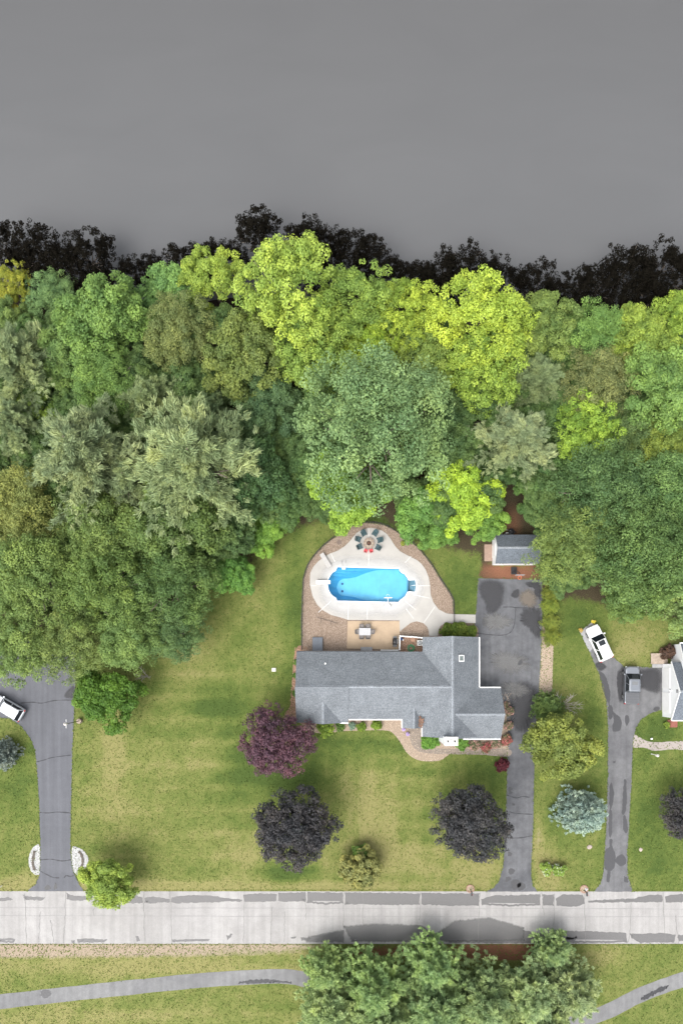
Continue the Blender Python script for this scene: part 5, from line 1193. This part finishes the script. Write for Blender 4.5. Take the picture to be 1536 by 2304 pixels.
for i in range(220):
    a = i * .21; r_ = .16 + .30 * abs(math.sin(i * .013)) + .03 * math.sin(i * 1.7); pts.append((r_ * math.cos(a) + .04 * math.sin(i * .3), r_ * math.sin(a), .05 + .10 * (i / 220) + .02 * math.sin(i)))
hs_.tube(pts, .016, 5); tag(hs_.build('garden_hose', mat('green_hose', (.04, .30, .14), .5, .1), None, W(924, 1458) + (.03,)), 'coiled green garden hose on the utility bed', 'hose')
tag(MB().lathe([(.13, 0), (.17, .4), (.155, .4), (.12, .03)], n=16).build('bucket', mat('blue_plastic', (.06, .18, .50), .5, .08), None, W(902, 1438) + (.03,)), 'blue bucket in the corner of the white fence', 'bucket')
bx_ = MB(); bx_.box(-.24, .24, -.22, .22, 0, .35); bx_.box(-.26, .26, -.24, .24, .35, .38); tag(bx_.build('storage_box', mat('brown_box', (.36, .21, .14), .7, .12), None, W(928, 1440) + (.03,)), 'brown storage box on the utility bed', 'box')
tag(MB().lathe([(.10, 0), (.13, .1), (.10, .2), (.03, .24)], n=12).build('white_jug', WHITE, None, W(906, 1440) + (.03,)), 'small white jug next to the blue bucket', 'jug')
mf = MB(); 
for a, b_ in (((710, 1388), (760, 1403)), ((723, 1388), (721, 1402)), ((746, 1394), (743, 1407))):
    a = Vector(W(*a)) - Vector(W(735, 1395)); b_ = Vector(W(*b_)) - Vector(W(735, 1395)); mf.bar((*a, .06), (*b_, .06), .07, .05)
tag(mf.build('metal_frame', mat('rusty_rod', (.14, .11, .09), .8, .2), None, W(735, 1395) + (.03,)), 'thin rusty rod frame lying on the gravel beside the pool deck', 'frame')

# black pool fence along the gravel edge
pfn = empty('pool_fence', W(823, 1176) + (0,)); tag(pfn, 'thin black metal pool fence along the outer gravel edge', 'fence')
f0 = pfn.location.xy; line = [Vector(q) - f0 for q in toW([(679, 1462)] + ge + [(1020, 1385), (1020, 1402)])]
acc = 0; bars = MB(); hh_ = .9
for a, b_ in zip(line[:-1], line[1:]):
    for z in (.15, hh_): bars.bar((*a, z), (*b_, z), .035, .035)
bars.build('rail', BLACK, pfn)
pk = MB(); dist = 0; nxt = 0; nxp = 0; post = MB().box(-.03, .03, -.03, .03, 0, hh_ + .06).mesh('post', BLACK)
for a, b_ in zip(line[:-1], line[1:]):
    L = (b_ - a).length
    while nxt <= dist + L: q = a + (b_ - a) * ((nxt - dist) / L); pk.box(q.x - .009, q.x + .009, q.y - .009, q.y + .009, .1, hh_); nxt += .14
    while nxp <= dist + L: q = a + (b_ - a) * ((nxp - dist) / L); link('post', post, pfn, (q.x, q.y, 0)); nxp += 2.0
    dist += L
pk.build('picket', BLACK, pfn)['kind'] = 'stuff'

# ------------------------------------------------------------------ vehicles
def rrect(x0, x1, hw0, hw1, rf, rr_, z, n=5):
    """plan outline: rear x0 (half width hw0) to front x1 (half width hw1), rounded corners"""
    out = []
    for cx, cy, r_, a0 in ((x1 - rf, hw1 - rf, rf, 0), (x0 + rr_, hw0 - rr_, rr_, 90), (x0 + rr_, -hw0 + rr_, rr_, 180), (x1 - rf, -hw1 + rf, rf, 270)):
        for i in range(n + 1): a = math.radians(a0 + 90 * i / n); out.append((cx + r_ * math.cos(a), cy + r_ * math.sin(a), z))
    return out
def vehicle(name, label, cat, L, Wd, paint, ws, roof0, roof1, wr, zr, zb=.98, hood=.92, pickup=False, cover=None):
    """x forward. ws: windshield base x, roof1/roof0: roof front/rear x, wr: rear window base x"""
    t = empty(name); tag(t, label, cat); f, r_ = L / 2, -L / 2; hw = Wd / 2
    lo = [rrect(r_ + .12, f - .12, hw - .12, hw - .18, .35, .2, .28), rrect(r_, f, hw, hw - .06, .45, .25, .45), rrect(r_, f, hw, hw - .04, .48, .25, .70), rrect(r_ + .03, f - .06, hw - .03, hw - .10, .5, .25, hood - .04), rrect(r_ + .10, f - .18, hw - .10, hw - .20, .5, .25, hood + (.02))]
    MB().loft(lo).build('body', paint, t, smooth=False, bevel=.03)
    g0 = rrect(wr, ws, hw - .08, hw - .12, .15, .12, hood - .02); g1 = rrect(roof0 - .02, roof1 + .02, hw - .26, hw - .28, .18, .14, zr - .05)
    MB().loft([g0, g1]).build('cabin', GLASSD, t)
    rp = [rrect(roof0 - .05, roof1 + .04, hw - .24, hw - .26, .2, .16, zr - .06), rrect(roof0, roof1, hw - .27, hw - .29, .2, .16, zr), rrect(roof0 + .15, roof1 - .15, hw - .42, hw - .44, .2, .16, zr + .03)]
    MB().loft(rp).build('roof', paint, t, smooth=False)
    for s_ in (-1, 1):   # pillars between the windows
        pl = MB(); yb, yt = s_ * (hw - .075), s_ * (hw - .245)
        for xb, xt, w_ in ((ws - .02, roof1 - .02, .08), ((ws + wr) / 2 + .05, (roof0 + roof1) / 2 + .05, .09), (wr + .05, roof0 + .05, .16 if not pickup else .12)):
            pl.bar((xb, yb, hood - .02), (xt, yt, zr - .05), w_, .04, up=(0, s_, 0))
        pl.build('pillar', paint, t)
        mi = MB(); mi.box(ws - .25, ws - .05, min(s_ * hw, s_ * (hw + .20)), max(s_ * hw, s_ * (hw + .20)), hood, hood + .15); mi.build('mirror', paint, t, bevel=.03)
        for xw in (f - .95, r_ + .95):
            wl_ = empty('wheel', (xw, s_ * (hw - .12), .34)); wl_.parent = t
            MB().cyl((0, -.11, 0), (0, .11, 0), .34, n=20).build('tyre', RUBBER, wl_); MB().cyl((0, -.118, 0), (0, .118, 0), .21, n=14).build('rim', STEEL, wl_)
        MB().box(f - .30, f - .06, min(s_ * (hw - .5), s_ * (hw - .16)), max(s_ * (hw - .5), s_ * (hw - .16)), .66, .80).build('headlight', mat('lamp_glass', (.6, .62, .65), .1, .05), t)
        MB().box(r_ - .01, r_ + .12, min(s_ * (hw - .28), s_ * (hw - .04)), max(s_ * (hw - .28), s_ * (hw - .04)), .66, .90).build('tail_light', mat('tail_lamp', (.35, .02, .02), .2, .05), t)
    MB().bar((f - .02, -.55, .62), (f - .02, .55, .62), .05, .14).build('grille', BLACK, t)
    MB().bar((r_ + .0, -hw + .25, .52), (r_ + .0, hw - .25, .52), .10, .16).build('bumper', DGREY, t)
    return t
PW = car_paint('white_car_paint', (.78, .78, .79)); PS = car_paint('silver_car_paint', (.25, .265, .29), .7, .35); 
c1 = vehicle('suv', 'white sport utility vehicle parked at an angle on the parking pad', 'car', 4.85, 1.92, PW, 1.05, -2.1, .35, -2.3, 1.70)
at(c1, 1342, 1447, .031, math.atan2(-(1412 - 1482), 1326 - 1358))
MB().box(-.35, .30, -.42, .42, 1.715, 1.745).build('sunroof', GLASSD, c1)
for s_ in (-1, 1): MB().bar((-1.9, s_ * .62, 1.76), (.1, s_ * .62, 1.76), .04, .05).build('roof_rail', STEEL, c1)
for xx in (-1.0, -1.6): MB().bar((xx, -.55, 1.735), (xx, .55, 1.735), .02, .015).build('roof_rib', GREYP, c1)
c2 = vehicle('suv', 'white sport utility vehicle under the trees on the smooth driveway', 'car', 4.7, 1.88, car_paint('pearl_car_paint', (.66, .68, .71)), 1.0, -1.95, .3, -2.25, 1.66)
at(c2, 22, 1590, .031, math.atan2(-(1560 - 1610), -30 - 55))
for s_ in (-1, 1): MB().bar((-1.8, s_ * .60, 1.72), (.1, s_ * .60, 1.72), .04, .05).build('roof_rail', STEEL, c2)
c3 = vehicle('pickup_truck', 'silver-grey pickup truck with dark bed cover on the worn driveway', 'pickup truck', 5.0, 1.98, PS, 1.55, -.80, .80, -.95, 1.78, hood=1.05, pickup=True)
at(c3, 1414, 1541, .032, math.pi / 2 - .02)
MB().box(.05, .50, -.38, .38, 1.79, 1.825).build('sunroof', mat('grey_sunroof', (.16, .165, .17), .3, .05), c3)
TC = mat('tonneau_cover', (.10, .103, .11), .8, .08)
for k in range(4): MB().box(-2.42 + k * .362, -2.42 + k * .362 + .348, -.86, .86, 1.06, 1.12).build('bed_cover_panel', TC, c3)

# ------------------------------------------------------------------ street and yard furniture
bh = empty('basketball_stand'); at(bh, 1155, 1291, .02); tag(bh, 'portable basketball hoop at the top edge of the main driveway', 'basketball hoop')
MB().box(-.38, .38, -.1, .85, 0, .18).build('base', BLACK, bh, bevel=.04)
for s_ in (-1, 1): MB().bar((s_ * .32, .1, .15), (0, .05, 1.5), .04).build('strut', BLACK, bh)
MB().tube([(0, .35, .15), (0, .1, 1.6), (0, -.25, 2.9)], .05, 8).build('pole', BLACK, bh, smooth=True)
MB().box(-.55, .55, -.62, -.57, 2.75, 3.5).build('backboard', mat('clear_backboard', (.30, .30, .31), .3, .05), bh)
MB().bar((0, -.25, 2.9), (0, -.6, 2.95), .09).build('bracket', BLACK, bh)
ri = MB(); ri.tube([(.23 * math.cos(a), -.90 + .23 * math.sin(a), 3.0) for a in np.linspace(0, 6.283, 21)], .028, 6); ri.build('rim', mat('orange_rim', (.65, .16, .08), .5, .05), bh)
nt = MB()
for k in range(10): a = k * .628; nt.bar((.22 * math.cos(a), -.90 + .22 * math.sin(a), 3.0), (.12 * math.cos(a + .3), -.90 + .12 * math.sin(a + .3), 2.6), .015)
nt.build('net', mat('net', (.6, .3, .22), .8, .1), bh)

def lamppost(px, py, hgt, label, material, stonebase=False):
    t = empty('lamp_post', W(px, py) + (0,)); tag(t, label, 'lamp post')
    if stonebase: MB().lathe([(.34, 0), (.34, .5), (.30, .55), (.12, .58)], n=12).build('base', mat('stone_base', (.30, .24, .19), .9, .35, 5), t)
    MB().lathe([(.07, .0), (.05, .3), (.045, hgt - .5)], n=10).build('pole', material, t)
    MB().lathe([(.10, hgt - .5), (.17, hgt - .45), (.14, hgt - .05), (.2, hgt), (.04, hgt + .22)], n=8).build('lantern', mat('lantern_' + ('pale' if material is WHITE else 'tan'), (.62, .58, .55), .5, .05), t)
    return t
lpst = lamppost(181, 1622, 5.0, 'tall black lamp post with stone base beside the smooth driveway', BLACK, True)
MB().bar((0, -.55, 4.6), (0, .55, 4.6), .05).build('cross_arm', WHITE, lpst)
lamppost(1464, 1696, 1.9, 'short white lamp post on the neighbour lawn below the walkway', WHITE)
lamppost(-1, 1800, 2.2, 'white post lamp on lawn left of the smooth driveway', WHITE)

def mailbox(px, py, label, ring):
    t = empty('mailbox', W(px, py) + (0,)); tag(t, label, 'mailbox')
    MB().box(-.05, .05, -.05, .05, 0, 1.0).build('post', WHITE if not ring else BLACK, t)
    MB().loft([[(.11 * math.cos(a), y_, 1.08 + .11 * max(-.5, math.sin(a))) for a in np.linspace(0, 6.1, 12)] for y_ in (-.42, .12)]).build('box', WHITE if not ring else BLACK, t)
    MB().box(.11, .13, -.3, -.2, 1.08, 1.25).build('flag', mat('mail_flag', (.45, .05, .04), .5), t)
    if ring:
        for k in range(12):
            a = math.pi * 2 * k / 12; MB().box(-.12, .12, -.06, .06, 0, .10).build('brick', BRK, t, (.48 * math.cos(a), .15 + .48 * math.sin(a), 0), a + math.pi / 2)
        MB().cyl((0, .15, 0), (0, .15, .04), .46, n=18).build('soil', mat('tan_soil', (.36, .27, .20), .95, .25, 5), t)
    return t
BRK = mat('ring_brick', (.33, .20, .15), .9, .25, 5)
mailbox(1057, 2002, 'black mailbox in a round brick bed near the main driveway', True)
m2 = mailbox(1313, 2003, 'black mailbox with a white boulder in brick bed near the worn driveway', True)
mailbox(5, 1993, 'white mailbox at the roadside left of the smooth driveway', False)

def boulder(px, py, r_, label, col, seed, h=.6, cat='boulder'):
    b_ = bmesh.new(); bmesh.ops.create_icosphere(b_, subdivisions=3, radius=1); rg = np.random.default_rng(seed); ph = rg.uniform(0, 6, 6); w3 = rg.normal(0, 1.6, (6, 3))
    for v_ in b_.verts:
        d = 1 + .12 * sum(math.sin(float(np.dot(w3[i], v_.co)) + ph[i]) for i in range(6)) / 1.6; v_.co = Vector((v_.co.x * d * r_, v_.co.y * d * r_ * .85, (v_.co.z * d * h + h * .5) * r_))
    me = bpy.data.meshes.new('boulder'); b_.to_mesh(me); b_.free(); me.materials.append(mat('boulder_stone_%d' % seed, col, .9, .25, 4, bump=.4))
    return tag(link('boulder', me, None, W(px, py) + (0,)), label, cat)
boulder(1240, 1951, .42, 'white boulder between two lime green flowering shrubs', (.40, .39, .38), 1)
boulder(1325, 1906, .35, 'low pinkish boulder sunk in soil below the blue spruce', (.36, .30, .26), 2, .35)
boulder(1440, 1911, .28, 'low pale boulder on the neighbour front lawn', (.38, .32, .28), 3, .3)
boulder(1318, 2001, .22, 'small white rock beside the mailbox brick bed', (.6, .59, .58), 4)
tag(MB().box(-.27, .27, -.24, .24, 0, .10).build('utility_cover', mat('pale_cover', (.62, .60, .56), .7, .06), None, W(616, 1507) + (0,), bevel=.02), 'pale square utility cover on the side lawn', 'cover')
tag(MB().lathe([(.10, 0), (.14, .25), (.12, .3)], n=12).build('ornament', WHITE, None, W(1463, 1662) + (0,)), 'small white garden ornament beside the neighbour walkway', 'ornament')
for px, py, lb in ((907, 1640, 'violet flower pot at the porch corner'), (916, 1651, 'pale violet flower pot on the gravel beside the front walkway')):
    t = empty('flower_pot', W(px, py) + (.03,)); tag(t, lb, 'flower pot'); MB().lathe([(.16, 0), (.22, .3), (.2, .3), (.15, .05)], n=14).build('pot', mat('pot_clay', (.45, .38, .36), .8, .1), t)
    c = link('flowers', KINDS['flower']['crowns'][3], t, (0, 0, .38), (0, 0, 0), (.26, .26, .2)); c.color = (.2, .2, .2, 1)

# half-moon stone beds at the smooth driveway mouth
def moon(pts, dark, label, seed):
    t = tag(sheet('stone_bed', [smoothpts(pts, 4)], .03, mat('white_bed_base_%d' % seed, (.46, .46, .46), .9, .2, 6), thick=.03), label, 'stone bed')
    stones('loose_stones', toW(smoothpts(pts, 4)), [], 1300, .04, .10, .032, STONEW, t, 40 + seed)
    ribbon('edging', smoothpts(dark, 5, False), .30, .13, EDGE, t, jit=.3)
    return t
moon([(90, 1905), (80, 1903), (72, 1912), (66, 1930), (67, 1950), (76, 1965), (86, 1968), (90, 1960)], [(79, 1914), (77, 1925), (75, 1940), (77, 1950), (80, 1958)], 'white stone half-moon bed on the far-left side of the smooth driveway mouth', 1)
moon([(163, 1908), (178, 1908), (190, 1916), (199, 1930), (197, 1945), (188, 1958), (178, 1969), (170, 1964), (164, 1950)], [(178, 1915), (184, 1922), (187, 1934), (186, 1946), (179, 1958)], 'white stone half-moon bed next to the lime yellow roadside shrub', 2)
# bits behind the shed
cl = empty('garden_cart', W(1147, 1198) + (0,)); tag(cl, 'black wheelbarrow parked behind the shed', 'wheelbarrow')
MB().lathe([(.25, .3), (.42, .6), (.40, .6), (.24, .34)], n=14).build('tray', BLACK, cl); MB().cyl((.55, -.05, .2), (.55, .05, .2), .2, n=14).build('wheel', RUBBER, cl)
for s_ in (-1, 1): MB().bar((.5, s_ * .1, .22), (-.8, s_ * .28, .5), .04).build('handle', GREYP, cl)
for px, lb in ((1120, 'upright white pipe behind the shed corner'), (1134, 'short white pipe behind the shed near the wheelbarrow')):
    tag(MB().tube([(0, 0, 0), (0, 0, .9), (.3, 0, 1.0)], .05, 8).build('pipe', WHITE, None, W(px, 1202) + (0,)), lb, 'pipe')
